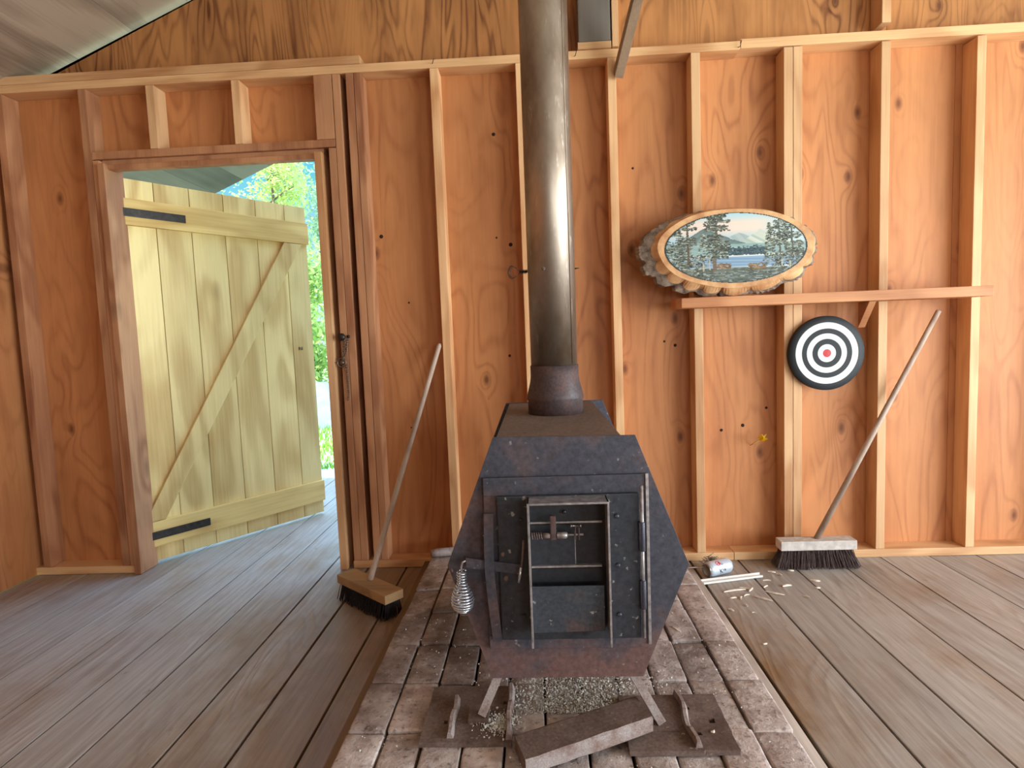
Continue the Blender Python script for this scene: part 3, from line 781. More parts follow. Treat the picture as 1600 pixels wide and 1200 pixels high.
# ------------------------------------------------------------------ iron on the hearth
def tie_plate(name, x0, x1, y0, y1, ribs, holes, zb, label, skew=0.0):
    t = thing(name, ((x0 + x1) / 2, (y0 + y1) / 2, zb), label, 'tie plate', 'rail tie plates under the stove legs')
    mb = MB(); T = .014
    # plate with square spike holes: assembled from strips around the holes
    xsx = sorted({x0, x1} | {h[0] for h in holes} | {h[1] for h in holes})
    ysy = sorted({y0, y1} | {h[2] for h in holes} | {h[3] for h in holes})
    bmv = {}
    def vv(i, j, k):
        if (i, j, k) not in bmv:
            yyk = (ysy[j] - (y0 + y1) / 2) / (y1 - y0)
            bmv[(i, j, k)] = mb.bm.verts.new((xsx[i] + skew * yyk + rnd.uniform(-.0015, .0015), ysy[j] + rnd.uniform(-.0015, .0015), zb + k * T))
        return bmv[(i, j, k)]
    cell = set()
    for i in range(len(xsx) - 1):
        for j in range(len(ysy) - 1):
            cx, cy = (xsx[i] + xsx[i + 1]) / 2, (ysy[j] + ysy[j + 1]) / 2
            if not any(h[0] < cx < h[1] and h[2] < cy < h[3] for h in holes): cell.add((i, j))
    for i, j in cell:
        mb.bm.faces.new([vv(i, j, 1), vv(i + 1, j, 1), vv(i + 1, j + 1, 1), vv(i, j + 1, 1)])
        mb.bm.faces.new([vv(i, j + 1, 0), vv(i + 1, j + 1, 0), vv(i + 1, j, 0), vv(i, j, 0)])
        for (a, b, n) in (((i, j), (i + 1, j), (i, j - 1)), ((i + 1, j), (i + 1, j + 1), (i + 1, j)), ((i + 1, j + 1), (i, j + 1), (i, j + 1)), ((i, j + 1), (i, j), (i - 1, j))):
            if n not in cell: mb.bm.faces.new([vv(*a, 0), vv(*b, 0), vv(*b, 1), vv(*a, 1)])
    pb = mb.build('plate', M['rusty'], t)
    for rx, ry0, ry1, wob in ribs:
        m = MB(); n = 12; V = []; fs = []
        for k in range(n + 1):
            q = k / n; yv = ry0 + (ry1 - ry0) * q
            xc = rx + skew * ((yv - (y0 + y1) / 2) / (y1 - y0)) + wob * math.sin(q * 9 + 1)
            notch = -.007 if (k in (4, 8)) else 0
            hgt = .015 + notch + rnd.uniform(-.0015, .0015); wd = .0075
            zb2 = zb + T + .0003
            V += [(xc - wd, yv, zb2), (xc - wd * .55, yv, zb2 + hgt), (xc + wd * .55, yv, zb2 + hgt), (xc + wd * 1.3, yv, zb2)]
        for k in range(n):
            for c in range(3): fs.append((k * 4 + c, k * 4 + 4 + c, k * 4 + 5 + c, k * 4 + 1 + c))
        fs += [(0, 1, 2, 3), (n * 4 + 3, n * 4 + 2, n * 4 + 1, n * 4)]
        m.add(V, fs); m.build('shoulder', M['rust_edge'], t)
    return t
tp = tie_plate('tie_plate', -.330, -.098, 1.372, 1.606, [(-.256, 1.385, 1.545, .002), (-.107, 1.378, 1.60, .002)], [(-.278, -.268, 1.440, 1.455), (-.092 - .034, -.092 - .024, 1.44, 1.455), (-.126, -.116, 1.52, 1.535)], .0625, 'rusty rail tie plate under the stove leg on the broom side')
box('leg_pad', (-.214, 1.438, .0768), (-.160, 1.500, .0905), M['rusty'], tp, .002)
tp = tie_plate('tie_plate', .190, .452, 1.337, 1.556, [(.352, 1.345, 1.556, .005)], [(.408, .424, 1.435, 1.455), (.366, .376, 1.39, 1.402), (.362, .372, 1.49, 1.502)], .0625, 'rusty rail tie plate with square hole, under the stove leg nearest the can', skew=.0)
box('leg_pad', (.258, 1.405, .0768), (.322, 1.470, .0795), M['rusty'], tp, .0008)
# iron bar
bar = MB(); n = 10; V = []; fs = []
A, B = Vector((-.074, 1.318, 0)), Vector((.240, 1.426, 0)); t = (B - A).normalized(); s_ = Vector((-t.y, t.x, 0))
for k in range(n + 1):
    q = k / n; c = A + (B - A) * q; hw = .046; zb = .0635 + .029 * q; zt_ = zb + .036
    for a_, z_ in ((-hw, zb), (hw, zb), (hw, zt_), (hw * .9, zt_ + .002), (-hw * .9, zt_ + .001), (-hw, zt_ - .003)):
        V.append(c + s_ * (a_ + rnd.uniform(-.0015, .0015)) + Vector((0, 0, z_ + rnd.uniform(-.0008, .0008))))
for k in range(n):
    for c in range(6): fs.append((k * 6 + c, k * 6 + (c + 1) % 6, k * 6 + 6 + (c + 1) % 6, k * 6 + 6 + c))
fs += [(5, 4, 3, 2, 1, 0), tuple(n * 6 + i for i in range(6))]
_v, _f = bar.add(V, fs)
for _k, _q in enumerate(_f[:n * 6]): _q.material_index = 1 if _k % 6 in (4, 5) else 0
bar.build('iron_bar', [M['rusty'], M['rust_edge']], loc=(.095, 1.376, .062))
tag(bpy.data.objects['iron_bar'], 'thick flat rusty iron bar lying askew in front of the stove', 'iron bar')
# ash and grit under the stove
gr = MB()
for k in range(6500):
    q = rnd.random()
    if q < .75: x, y = rnd.gauss(.09, .10), 1.47 + abs(rnd.gauss(0, .10)) + .03
    elif q < .85: x, y = rnd.gauss(-.13, .025), rnd.gauss(1.44, .02)
    else: x, y = rnd.uniform(-.5, .6), rnd.uniform(1.25, 2.1)
    if not (-.5 < x < .58): continue
    r = rnd.uniform(.0018, .0048) * (1 if q < .85 else .7); z = .0605 + (rnd.uniform(0, .005) if q < .75 else .0)
    if q > .75 and q < .85: z = .0775
    P = [Vector((rnd.gauss(0, 1), rnd.gauss(0, 1), rnd.gauss(0, 1))).normalized() * r * rnd.uniform(.7, 1.3) + Vector((x, y, z + r * .4)) for _ in range(4)]
    gr.add(P, [(0, 1, 2), (0, 2, 3), (0, 3, 1), (1, 3, 2)])
grit = gr.build('ash_grit', flat('ash', srgb(206, 202, 192), 0.95, 0, 0.35, 300), kind='stuff')
tag(grit, 'pale grey ash and grit scattered on the bricks under the stove', 'ash')
# grey pipe offcut in the rear corner of the hearth
po = MB(); po.tube([(-.527, 2.640, .082), (-.50, 2.652, .083), (-.40, 2.668, .083)], [.017, .0195, .0195], 14)
tag(po.build('pipe_offcut', M['rust_edge'], loc=(-.46, 2.655, .06)), 'short grey pipe lying on the rear corner of the hearth by the wall', 'pipe')

# ------------------------------------------------------------------ push broom leaning on the stud
hb0, hb1 = Vector((-.850, 2.402, 0)), Vector((-.594, 2.187, 0))
bt = (hb1 - hb0).normalized(); bs = Vector((-bt.y, bt.x, 0))
bc = (hb0 + hb1) / 2
broom = thing('push_broom', (bc.x, bc.y, 0), 'push broom with pale handle leaning on the wall studs beside the doorway', 'broom')
def rotbox(c, t, s, hl, hw, z0, z1, bev, taper=0.0, zoff=0):
    P = []
    for z, k in ((z0, 1 + taper), (z1, 1)):
        for a, b in ((-1, -1), (1, -1), (1, 1), (-1, 1)): P.append(c + t * hl * a * (1 + (k - 1) * .3) + s * hw * b * k + Vector((0, 0, z)))
    mbx = MB(); vs, f = mbx.add(P, [(0, 3, 2, 1), (4, 5, 6, 7), (0, 1, 5, 4), (1, 2, 6, 5), (2, 3, 7, 6), (3, 0, 4, 7)])
    if bev: bmesh.ops.bevel(mbx.bm, geom=list({e for q in f for e in q.edges}), offset=bev, segments=2, profile=.7, affect='EDGES')
    return mbx
def to_local_wood(o, c, ang):
    pass
rotbox(bc, bt, bs, .172, .044, .066, .102, .004).build('broom_head', M['broom_block'], broom)
br_ = MB()
for k in range(900):
    u, w_ = rnd.uniform(-.165, .165), rnd.uniform(-.036, .036)
    top_ = bc + bt * u + bs * w_ + Vector((0, 0, .067)); sp = 1 + rnd.uniform(.2, .6)
    bot_ = bc + bt * (u * 1.0 + rnd.uniform(-.006, .006)) + bs * (w_ * sp - .006) + Vector((0, 0, rnd.uniform(.001, .004)))
    r = .0016; e = bt * r; f_ = bs * r
    br_.add([top_ - e, top_ + e, bot_ + e, bot_ - e, top_ - f_, top_ + f_, bot_ + f_, bot_ - f_], [(0, 1, 2, 3), (4, 5, 6, 7)])
br_.build('bristles', M['bristle'], broom)
ha, hbv = Vector((-.722, 2.312, .100)), Vector((-.449, 2.700, 1.060))
MB().tube([ha, ha + (hbv - ha) * .03, hbv - (hbv - ha) * .01, hbv], [.0135, .012, .0108, .007], 14).build('handle', M['handle'], broom)

# second broom, head down against the wall by the dartboard stud
b2 = thing('floor_broom', (1.22, 2.61, 0), 'broom with pale grey painted head and dark splayed bristles, standing below the dartboard', 'broom')
MB().box((1.055, 2.575, .082), (1.385, 2.640, .124), .004).build('broom_head', M['white_block'], b2)
bb = MB()
for k in range(900):
    u, w_ = rnd.uniform(-.155, .155), rnd.uniform(-.026, .026)
    tp_ = Vector((1.22 + u, 2.608 + w_, .084)); bo = Vector((1.22 + u * 1.18 + rnd.uniform(-.012, .012), 2.608 + w_ * 1.5 - .014 + rnd.uniform(-.01, .01), rnd.uniform(.001, .01)))
    r = .0018; e = Vector((r, 0, 0)); f_ = Vector((0, r, 0))
    bb.add([tp_ - e, tp_ + e, bo + e, bo - e, tp_ - f_, tp_ + f_, bo + f_, bo - f_], [(0, 1, 2, 3), (4, 5, 6, 7)])
bb.build('bristles', M['bristle2'], b2)
MB().tube([(1.225, 2.612, .122), (1.78, 2.675, 1.12)], [.013, .011], 14).build('handle', M['handle'], b2)

# ------------------------------------------------------------------ latch chain on the door stud
lc = thing('latch_chain', (-.893, 2.69, .98), 'rusty chain with knob and ring hanging on the stud beside the doorway', 'chain')
m4 = Matrix.Rotation(PI / 2, 4, 'X')
MB().lathe([(.005, 0), (.005, .012), (.013, .016), (.018, .025), (.0165, .034), (.007, .039)], (-.896, 2.690, 1.108), seg=20, mat=m4).build('knob', M['iron_dark'], lc)
MB().lathe([(.0075, 0), (.0075, .006), (.003, .008)], (-.872, 2.690, 1.110), seg=14, mat=m4).build('staple', M['iron_dark'], lc)
rg = MB(); rc = Vector((-.908, 2.678, .990))
rg.tube([rc + Vector((.020 * math.cos(k * 2 * PI / 24), .0, .020 * math.sin(k * 2 * PI / 24))) for k in range(24)], .0028, 8, closed=True)
rg.lathe([(.012, 0), (.012, .006), (.004, .010)], (rc.x, 2.688, rc.z), seg=16, mat=m4)
rg.tube([(rc.x - .016, 2.680, rc.z), (rc.x - .036, 2.676, rc.z + .001)], [.003, .0015], 8)
rg.build('ring_hook', M['chain'], lc)
ch = MB()
def links(p, q, n):
    p, q = Vector(p), Vector(q)
    for k in range(n):
        c = p + (q - p) * ((k + .5) / n); ax = (q - p).normalized(); sd = Vector((1, 0, 0)) if k % 2 else Vector((.25, -1, 0)).normalized()
        ln = (q - p).length / n * .68
        ch.tube([c + ax * ln * math.cos(a_) + sd * .0042 * math.sin(a_) for a_ in [i * 2 * PI / 10 for i in range(10)]], .0015, 5, closed=True)
links((-.889, 2.682, 1.098), (-.902, 2.682, 1.008), 8); links((-.876, 2.684, 1.102), (-.888, 2.684, 1.03), 7); links((-.888, 2.684, 1.03), (-.905, 2.682, 1.006), 3)
ch.build('chain', M['chain'], lc); ch = MB()
links((-.889, 2.685, .976), (-.886, 2.685, .838), 13); links((-.886, 2.685, .838), (-.892, 2.684, .815), 2)
ch.build('chain', M['chain'], lc)

# ------------------------------------------------------------------ shelf and log-slice painting
sh = thing('wall_shelf', (1.25, 2.62, 1.172), 'bare wooden board shelf nailed to the studs, holding the oval log painting', 'shelf')
mb = MB()
mb.prism([(.612, 2.689, 1.173), (.612, 2.575, 1.173), (.628, 2.552, 1.173), (1.92, 2.548, 1.173), (1.92, 2.689, 1.173)], (0, 0, .043), .004)
mb.build('board', M['shelf'], sh)
mb = MB(); mb.prism([(1.44, 2.689, 1.172), (1.44, 2.60, 1.172), (1.44, 2.689, 1.06)], (.03, 0, 0), .002); mb.build('bracket', M['shelf'], sh)

pc = Vector((.868, 2.585, 1.424))
paint = thing('log_slice_painting', (pc.x, 2.63, 1.217), 'oval bark-edged log slice painted with mountain lake and trees, propped on the shelf', 'painting')
lean = lambda z, y: y + (z - 1.217) * .12
NS = 180
def oval(i, rx, rz, k=0): a_ = 2 * PI * i / NS; return rx * math.cos(a_), rz * math.sin(a_)
rnd2 = random.Random(3)
nsc = 19; ph = [rnd2.uniform(-.05, .05) for _ in range(nsc)]; amp = [rnd2.uniform(.75, 1.25) for _ in range(nsc)]
def scal(i):
    a_ = i / NS * nsc; k = int(a_) % nsc; return abs(math.sin((a_ % 1) * PI)) ** .6 * amp[k]
rings = []
for i in range(NS):
    a_ = 2 * PI * i / NS; c_, s_ = math.cos(a_), math.sin(a_)
    lowf = max(0.0, -s_) * .9 + .1 + .35 * max(0, -c_)
    wob = 1 + .012 * math.sin(3 * a_ + .5) + .008 * math.sin(7 * a_)
    r0 = (.300 * c_, .150 * s_)
    r1 = (.332 * c_ * wob, .170 * s_ * wob)
    e = scal(i + 3 * math.sin(i * .105)) * .030 * lowf
    r2 = (r1[0] + (.010 + e) * c_, r1[1] + (.006 + e * .75) * s_)
    r3 = (r2[0] - .030 * max(0, -c_) + (.012 + .014 * lowf) * c_ + rnd2.uniform(-.005, .005), r2[1] + (.012 * lowf) * s_ + rnd2.uniform(-.004, .004))
    r4 = (r3[0] * 1.0 - .01 * max(0, -c_), r3[1] * .985)
    rings.append([(r0, 0.0), (r1, 0.0), (r2, .022 + .006 * lowf), (r3, .040), (r4, .075)])
zmin = min(q[3][0][1] for q in rings); 
def P3(r, dy): z = max(pc.z + r[1], 1.2175); return Vector((pc.x + r[0], lean(z, 2.560) + dy, z))
def ringmesh(a, b, cap=None):
    V = []; fs = []
    for i in range(NS):
        for k in range(a, b + 1): V.append(P3(*rings[i][k]))
    w_ = b - a + 1
    for i in range(NS):
        j = (i + 1) % NS
        for k in range(w_ - 1): fs.append((i * w_ + k, i * w_ + k + 1, j * w_ + k + 1, j * w_ + k))
    if cap == 'back': fs.append(tuple(i * w_ + w_ - 1 for i in range(NS)))
    m = MB(); m.add(V, fs); return m
ringmesh(0, 2).build('cut_rim', M['cut'], paint)
ringmesh(2, 4, 'back').build('bark', M['barkedge'], paint)
# the picture itself, painted dab by dab
PW, PH = 230, 116
pr = random.Random(11)
buf = [[(0, 0, 0)] * PW for _ in range(PH)]
def mixc(a, b, t): return tuple(a[i] + (b[i] - a[i]) * t for i in range(3))
U = lambda cx: (cx - 115) / 1575.0
Vv = lambda cy: 1 - (cy - 95) / 755.0
def noise1(x, s):
    i = math.floor(x); f = x - i; f = f * f * (3 - 2 * f)
    h = lambda n: (math.sin(n * 127.1 + s * 311.7) * 43758.5453) % 1
    return h(i) * (1 - f) + h(i + 1) * f
for j in range(PH):
    for i in range(PW):
        u, vv_ = (i + .5) / PW, (j + .5) / PH
        sky = mixc((168, 198, 208), (226, 208, 194), max(0, min(1, (vv_ - .62) / .14)))
        sky = mixc(sky, (176, 206, 214), max(0, min(1, (vv_ - .86) / .1)))
        sky = mixc(sky, (186, 206, 208), max(0, min(1, (u - .66) / .15)))
        c = sky
        hR = .74 - abs(u - .676) * (1.3 if u < .676 else .9) + .02 * noise1(u * 40, 2)
        hM = .70 - abs(u - .53) * .8 + .015 * noise1(u * 30, 4)
        if vv_ < hM: c = mixc((150, 168, 168), (196, 202, 194), noise1(u * 50 + vv_ * 20, 6))
        if vv_ < hR: c = mixc((150, 170, 160), (206, 210, 196), noise1(u * 34 + vv_ * 30, 5))
        hL = .775 - abs(u - .28) * (1.1 if u < .28 else .82) + .02 * noise1(u * 36, 3)
        if vv_ < hL: c = mixc((96, 116, 116), (176, 190, 184), noise1(u * 46 - vv_ * 26, 8) * min(1, (hL - vv_) * 7))
        if vv_ < .55: c = mixc((126, 156, 156), (164, 186, 180), noise1(u * 24 + vv_ * 60, 9))
        if vv_ < .40: c = mixc((110, 142, 172), (150, 176, 196), noise1(vv_ * 90 + u * 5, 12))
        if .37 < vv_ < .40: c = (206, 214, 212)
        if vv_ < .235: c = mixc((196, 210, 220), (150, 170, 186), noise1(u * 20, 1))
        if vv_ < .20 + .02 * noise1(u * 18, 7): c = mixc((74, 82, 72), (142, 150, 138), noise1(u * 60 + noise1(vv_ * 50, 3) * 4, 15) * noise1(vv_ * 70, 4))
        buf[j][i] = c
def dab(u, v_, ru, rv, col, jit=18):
    ru *= .8; rv *= .8
    dj = pr.uniform(-jit, jit); col = tuple(max(0, min(255, q + dj)) for q in col)
    for j in range(max(0, int((v_ - rv) * PH)), min(PH, int((v_ + rv) * PH) + 1)):
        for i in range(max(0, int((u - ru) * PW)), min(PW, int((u + ru) * PW) + 1)):
            if ((i / PW - u) / max(ru, 1e-4)) ** 2 + ((j / PH - v_) / max(rv, 1e-4)) ** 2 <= 1: buf[j][i] = col
def cluster(x0, x1, y0, y1, n, cols, ru=.012, rv=.012):
    for _ in range(int(n * 1.5)):
        u, v_ = pr.uniform(U(x0), U(x1)), pr.uniform(Vv(y1), Vv(y0)); c = pr.choice(cols)
        dab(u, v_, ru * pr.uniform(.6, 1.5), rv * pr.uniform(.5, 1.2), c)
DK = [(66, 72, 64), (78, 84, 74), (94, 100, 88), (56, 62, 58)]; MD = [(102, 110, 98), (120, 128, 116), (84, 94, 88), (144, 150, 138)]; LT = [(150, 156, 140), (176, 180, 164)]
def conifer(cx, y0, y1, wd, n, cols):
    for k in range(n):
        t = pr.random(); yv = y0 + (y1 - y0) * t; dab(U(cx + pr.uniform(-1, 1) * wd * (t * .85 + .08)), Vv(yv), .010, .009, pr.choice(cols))
def trunk(cx, y0, y1, wd, col):
    for k in range(60):
        yv = y0 + (y1 - y0) * k / 59; dab(U(cx + pr.uniform(-3, 3)), Vv(yv), wd, .012, col, 10)
for k in range(46): conifer(830 + 400 * k / 46 + pr.uniform(-8, 8), pr.uniform(455, 500), 555, 14, 16, [(58, 80, 88), (74, 96, 100), (48, 66, 76)])
cluster(130, 420, 380, 700, 260, DK + MD); cluster(180, 560, 560, 770, 200, MD + LT + DK)
trunk(372, 150, 640, .010, (92, 80, 66))
for (a, b, c_, e, n) in ((290, 460, 150, 210, 40), (250, 400, 190, 270, 50), (180, 300, 260, 330, 40), (390, 470, 240, 275, 16), (300, 470, 345, 430, 60), (240, 340, 330, 600, 80)): cluster(a, b, c_, e, n, DK + MD)
conifer(545, 310, 640, 110, 170, MD + DK + LT)
trunk(690, 100, 400, .011, (96, 84, 70)); trunk(660, 500, 750, .017, (112, 98, 82))
for (a, b, c_, e, n) in ((540, 800, 98, 150, 60), (600, 760, 140, 200, 50), (740, 850, 170, 205, 18), (560, 700, 190, 240, 36), (570, 840, 230, 290, 50), (600, 760, 330, 420, 90), (580, 830, 400, 500, 110), (620, 810, 480, 590, 90)): cluster(a, b, c_, e, n, DK + DK + MD)
cluster(690, 830, 640, 700, 40, [(132, 104, 78), (112, 90, 70), (150, 122, 96)]); cluster(1030, 1220, 650, 720, 60, [(132, 104, 78), (146, 124, 92), (100, 92, 70)])
conifer(1275, 225, 690, 100, 240, DK + MD + [(120, 130, 90)])
trunk(1385, 190, 560, .007, (84, 74, 62)); trunk(1520, 220, 600, .007, (84, 74, 62))
for (a, b, c_, e, n) in ((1290, 1480, 270, 320, 40), (1330, 1480, 200, 270, 40), (1320, 1470, 330, 470, 90), (1470, 1600, 230, 300, 30), (1460, 1620, 330, 400, 40), (1440, 1640, 430, 560, 90), (1330, 1680, 540, 740, 240)): cluster(a, b, c_, e, n, DK + MD)
cluster(500, 1650, 730, 850, 260, [(92, 104, 100), (120, 134, 134), (76, 84, 76), (158, 168, 168)], .02, .006)
for tx in (535, 604, 1398, 1487): trunk(tx, pr.uniform(600, 650), pr.uniform(690, 720), .0025, (184, 180, 160))
pm = MB(); cl = pm.bm.loops.layers.float_color.new('paint')
gv = {}
def pv(i, j):
    if (i, j) not in gv:
        x, z = (i / PW - .5) * .604, (j / PH - .5) * .302
        gv[(i, j)] = pm.bm.verts.new(P3((x, z), -.0012))
    return gv[(i, j)]
for j in range(PH):
    for i in range(PW):
        if (((i + .5) / PW - .5) / .5) ** 2 + (((j + .5) / PH - .5) / .5) ** 2 > 1: continue
        f = pm.bm.faces.new([pv(i, j), pv(i + 1, j), pv(i + 1, j + 1), pv(i, j + 1)])
        q = ((i + .5) / PW - .5) ** 2 * 4 + ((j + .5) / PH - .5) ** 2 * 4
        c = buf[j][i] if q < .955 else (46, 62, 62)
        col = srgb(*c)
        for lp in f.loops: lp[cl] = col
ed = pm.bm
pm.build('picture', M['paint'], paint)

# ------------------------------------------------------------------ dartboard and dart
db = thing('dartboard', (1.292, 2.69, .95), 'round black and white ringed dartboard hanging on the doubled stud', 'dartboard')
mbd = MB(); R_ = .166
mbd.lathe([(R_ * .99, 0), (R_, .004), (R_, .022), (R_ * .985, .026), (R_ * .8, .026)], (1.292, 2.6895, .952), seg=64, mat=m4); mbd.build('backing', M['black'], db)
radii = [(.137, .110, 'white'), (.110, .088, 'black'), (.088, .064, 'white'), (.064, .04, 'black'), (.04, .018, 'white'), (.018, 0.0001, 'red')]
for ro, ri, mt in radii:
    q = MB(); q.lathe([(ro, .0262), (ri, .0268)], (1.292, 2.6895, .952), seg=64, mat=m4, cap=False)
    q.build('ring' if ri > .001 else 'bullseye', M[mt], db)
dt = thing('dart', (.996, 2.779, .523), 'small yellow-flighted dart stuck in the plywood wall below the shelf', 'dart')
tip, tail = Vector((.9955, 2.780, .5225)), Vector((1.036, 2.685, .585))
ax = (tail - tip).normalized()
MB().tube([tip, tip + ax * .022], [.0008, .0016], 8).build('point', M['iron_dark'], dt)
MB().tube([tip + ax * .022, tip + ax * .03, tip + ax * .062, tip + ax * .068], [.0022, .0034, .0034, .0024], 10).build('barrel', M['cream'], dt)
fm = MB(); o1 = ax.orthogonal().normalized(); o2 = ax.cross(o1)
for sd in (o1, -o1, o2, -o2):
    p = [tip + ax * .066, tip + ax * .078 + sd * .015, tip + ax * .108 + sd * .017, tip + ax * .100]
    fm.prism(p, tuple(sd.cross(ax) * .0012))
fm.build('flight', M['yellow'], dt)

# ------------------------------------------------------------------ can, strip, rod and litter on the floor
ca, cb = Vector((.702, 2.500, .0335)), Vector((.820, 2.558, .0335)); cax = (cb - ca).normalized()
can = thing('drink_can', ((ca.x + cb.x) / 2, (ca.y + cb.y) / 2, 0), 'empty white drink can lying on its side on the floor by the stove', 'can')
rot = Vector((0, 0, 1)).rotation_difference(cax).to_matrix().to_4x4()
L_ = (cb - ca).length
MB().lathe([(.0255, .006), (.028, .009), (.0328, .017), (.033, .022), (.033, L_ - .020), (.0325, L_ - .013), (.026, L_ - .002), (.022, L_)], ca, seg=48, mat=rot).build('can_body', M['can_white'], can)
MB().lathe([(.0215, .004), (.0255, .0), (.0272, .001), (.0275, .005), (.0255, .0065)], ca, seg=40, mat=rot).build('lid', M['alu'], can)
cu = Vector((0, 0, 1)); cs_ = cax.cross(cu).normalized()   # cs_ points to the room side
if cs_.y > 0: cs_ = -cs_
def onc(h, ang, r=.0333): return ca + cax * h + (cs_ * math.cos(ang) + cu * math.sin(ang)) * r
em = MB(); V = [onc(.050, 1.02)]
for k in range(24): V.append(onc(.050 + .0115 * math.cos(k * 2 * PI / 24), 1.02 + .0115 / .033 * math.sin(k * 2 * PI / 24)))
em.add(V, [(0, 1 + k, 1 + (k + 1) % 24) for k in range(24)]); em.build('emblem', M['red'], can)
sw = MB()
sw.tube([onc(.044 + .004 * math.cos(t_ * .5) * (1 - t_ / 22), 1.02 + .12 * math.sin(t_ * .5) * (1 - t_ / 22), .0335) for t_ in range(20)], .0010, 6)
sw.build('emblem_swirl', M['can_white'], can)
sc_ = MB()
def stroke(ps, r=.0013): sc_.tube([onc(h_, a_, .0334) for h_, a_ in ps], r, 6)
stroke([(.066, .95), (.062, .80), (.066, .68), (.072, .72), (.070, .84)], .0010)
stroke([(.046, .25), (.052, -.05), (.055, -.45)]); stroke([(.062, .22), (.052, .0), (.049, -.12)]); stroke([(.052, .0), (.060, -.22), (.066, -.42)])
stroke([(.066, .20), (.068, -.02), (.074, -.08), (.076, .16)]); stroke([(.076, .16), (.078, -.10), (.083, -.02)])
sc_.build('script_lettering', M['ink'], can)
st0, st1 = Vector((.668, 2.440, 0)), Vector((.938, 2.503, 0)); stt = (st1 - st0).normalized(); sts = Vector((-stt.y, stt.x, 0))
ws = MB(); c_ = (st0 + st1) / 2; hl = (st1 - st0).length / 2
P = lambda a_, b_, z_: c_ + stt * hl * a_ + sts * b_ + Vector((0, 0, z_))
poly = [P(-1, -.015, .002), P(-1, .013, .002), P(-1, .013, .014), P(-1, .009, .014), P(-1, .009, .006), P(-1, -.011, .006), P(-1, -.011, .011), P(-1, -.015, .011)]
ws.prism(poly, tuple(stt * hl * 2), .0006)
tag(ws.build('trim_strip', M['white_trim'], loc=(c_.x, c_.y, 0)), 'white painted channel strip lying on the floor in front of the can', 'strip')
mr = MB(); mr.tube([(.40, 2.425, .070), (.50, 2.436, .070), (.60, 2.447, .069), (.676, 2.456, .066)], .0035, 8)
tag(mr.build('metal_rod', M['rod'], loc=(.6, 2.45, .06)), 'thin dark metal rod lying from the bricks along the white strip', 'rod')
chips = [(.732, 2.352, .827, 2.372, .007), (.806, 2.388, .856, 2.372, .005), (.838, 2.352, .858, 2.392, .007), (.898, 2.352, .962, 2.316, .005), (.842, 2.312, .890, 2.262, .006), (.905, 2.392, .93, 2.40, .004),
         (.985, 2.395, 1.025, 2.40, .010), (1.01, 2.52, 1.03, 2.505, .005), (.985, 2.545, 1.015, 2.54, .007), (1.125, 2.45, 1.16, 2.44, .008), (1.11, 2.38, 1.13, 2.372, .005), (.74, 2.30, .765, 2.295, .005),
         (.775, 2.285, .79, 2.305, .006), (.80, 2.31, .825, 2.325, .004), (.70, 2.20, .72, 2.19, .007), (.78, 2.24, .785, 2.225, .003), (1.075, 2.56, 1.10, 2.55, .006), (1.17, 2.60, 1.19, 2.585, .006), (.93, 2.46, .96, 2.45, .004), (.78, 2.17, .795, 2.165, .003), (1.03, 2.30, 1.05, 2.29, .004), (.43, 1.955, .455, 1.925, .004), (.40, 1.40, .41, 1.405, .004), (.735, 1.95, .75, 1.945, .004)]
special = {0: 'longest white wood splinter lying on the floor in front of the white strip', 1: 'pale splinter lying just beyond the longest white splinter', 2: 'stubby pale chip standing at the end of the longest white splinter', 3: 'slim pale splinter lying across a floor crack in front of the grey-headed broom', 4: 'curled pale splinter between the long splinter and the floor crack', 6: 'flat pale flake lying on the floor beyond the crack', 21: 'small pale curl of wood lying on a brick beside the stove', 22: 'tiny pale flake lying on the rusty tie plate with the square hole', 14: 'pale flake beside the hearth edge strip'}
for i, (xa, ya, xb, yb, wd) in enumerate(chips):
    a_, b_ = Vector((xa, ya, 0)), Vector((xb, yb, 0)); t_ = (b_ - a_).normalized(); s2 = Vector((-t_.y, t_.x, 0)); m = MB()
    zb = .0605 if i == 21 else .0772 if i == 22 else .0008
    V = []; fs = []; n = 5
    for k in range(n + 1):
        q = k / n; c = a_ + (b_ - a_) * q + s2 * .004 * math.sin(q * 3 + i); h_ = (.004 + .25 * wd) * (0.6 + .4 * math.sin(q * PI)); wdk = wd * .5 * (.5 + .6 * math.sin(q * PI * .9 + .2))
        for aa, zz_ in ((-wdk, 0), (wdk, 0), (wdk * .8, h_), (-wdk * .7, h_ * 1.1)): V.append(c + s2 * aa + Vector((0, 0, zb + zz_)))
    for k in range(n):
        for c in range(4): fs.append((k * 4 + c, k * 4 + (c + 1) % 4, k * 4 + 4 + (c + 1) % 4, k * 4 + 4 + c))
    fs += [(3, 2, 1, 0), tuple(n * 4 + j for j in range(4))]
    m.add(V, fs); o = m.build('wood_chip', M['chip'], loc=((xa + xb) / 2, (ya + yb) / 2, zb))
    tag(o, special.get(i, 'small pale wood chip among the litter on the floor beside the hearth'), 'wood chip', 'pale wood chips littering the floor')
ff = MB()
for k in range(260):
    c = Vector((.765 + rnd.gauss(0, .018), 2.618 + rnd.gauss(0, .010), .012 + abs(rnd.gauss(0, .016)))); q = Vector((rnd.gauss(0, 1), rnd.gauss(0, 1), rnd.gauss(0, .7))).normalized() * rnd.uniform(.006, .016); e = q.orthogonal().normalized() * .0012
    ff.add([c - q - e, c - q + e, c + q + e, c + q - e], [(0, 1, 2, 3)])
tag(ff.build('lint_tuft', M['fluff'], kind='stuff'), 'tuft of grey lint and fibre behind the white can by the wall', 'lint')

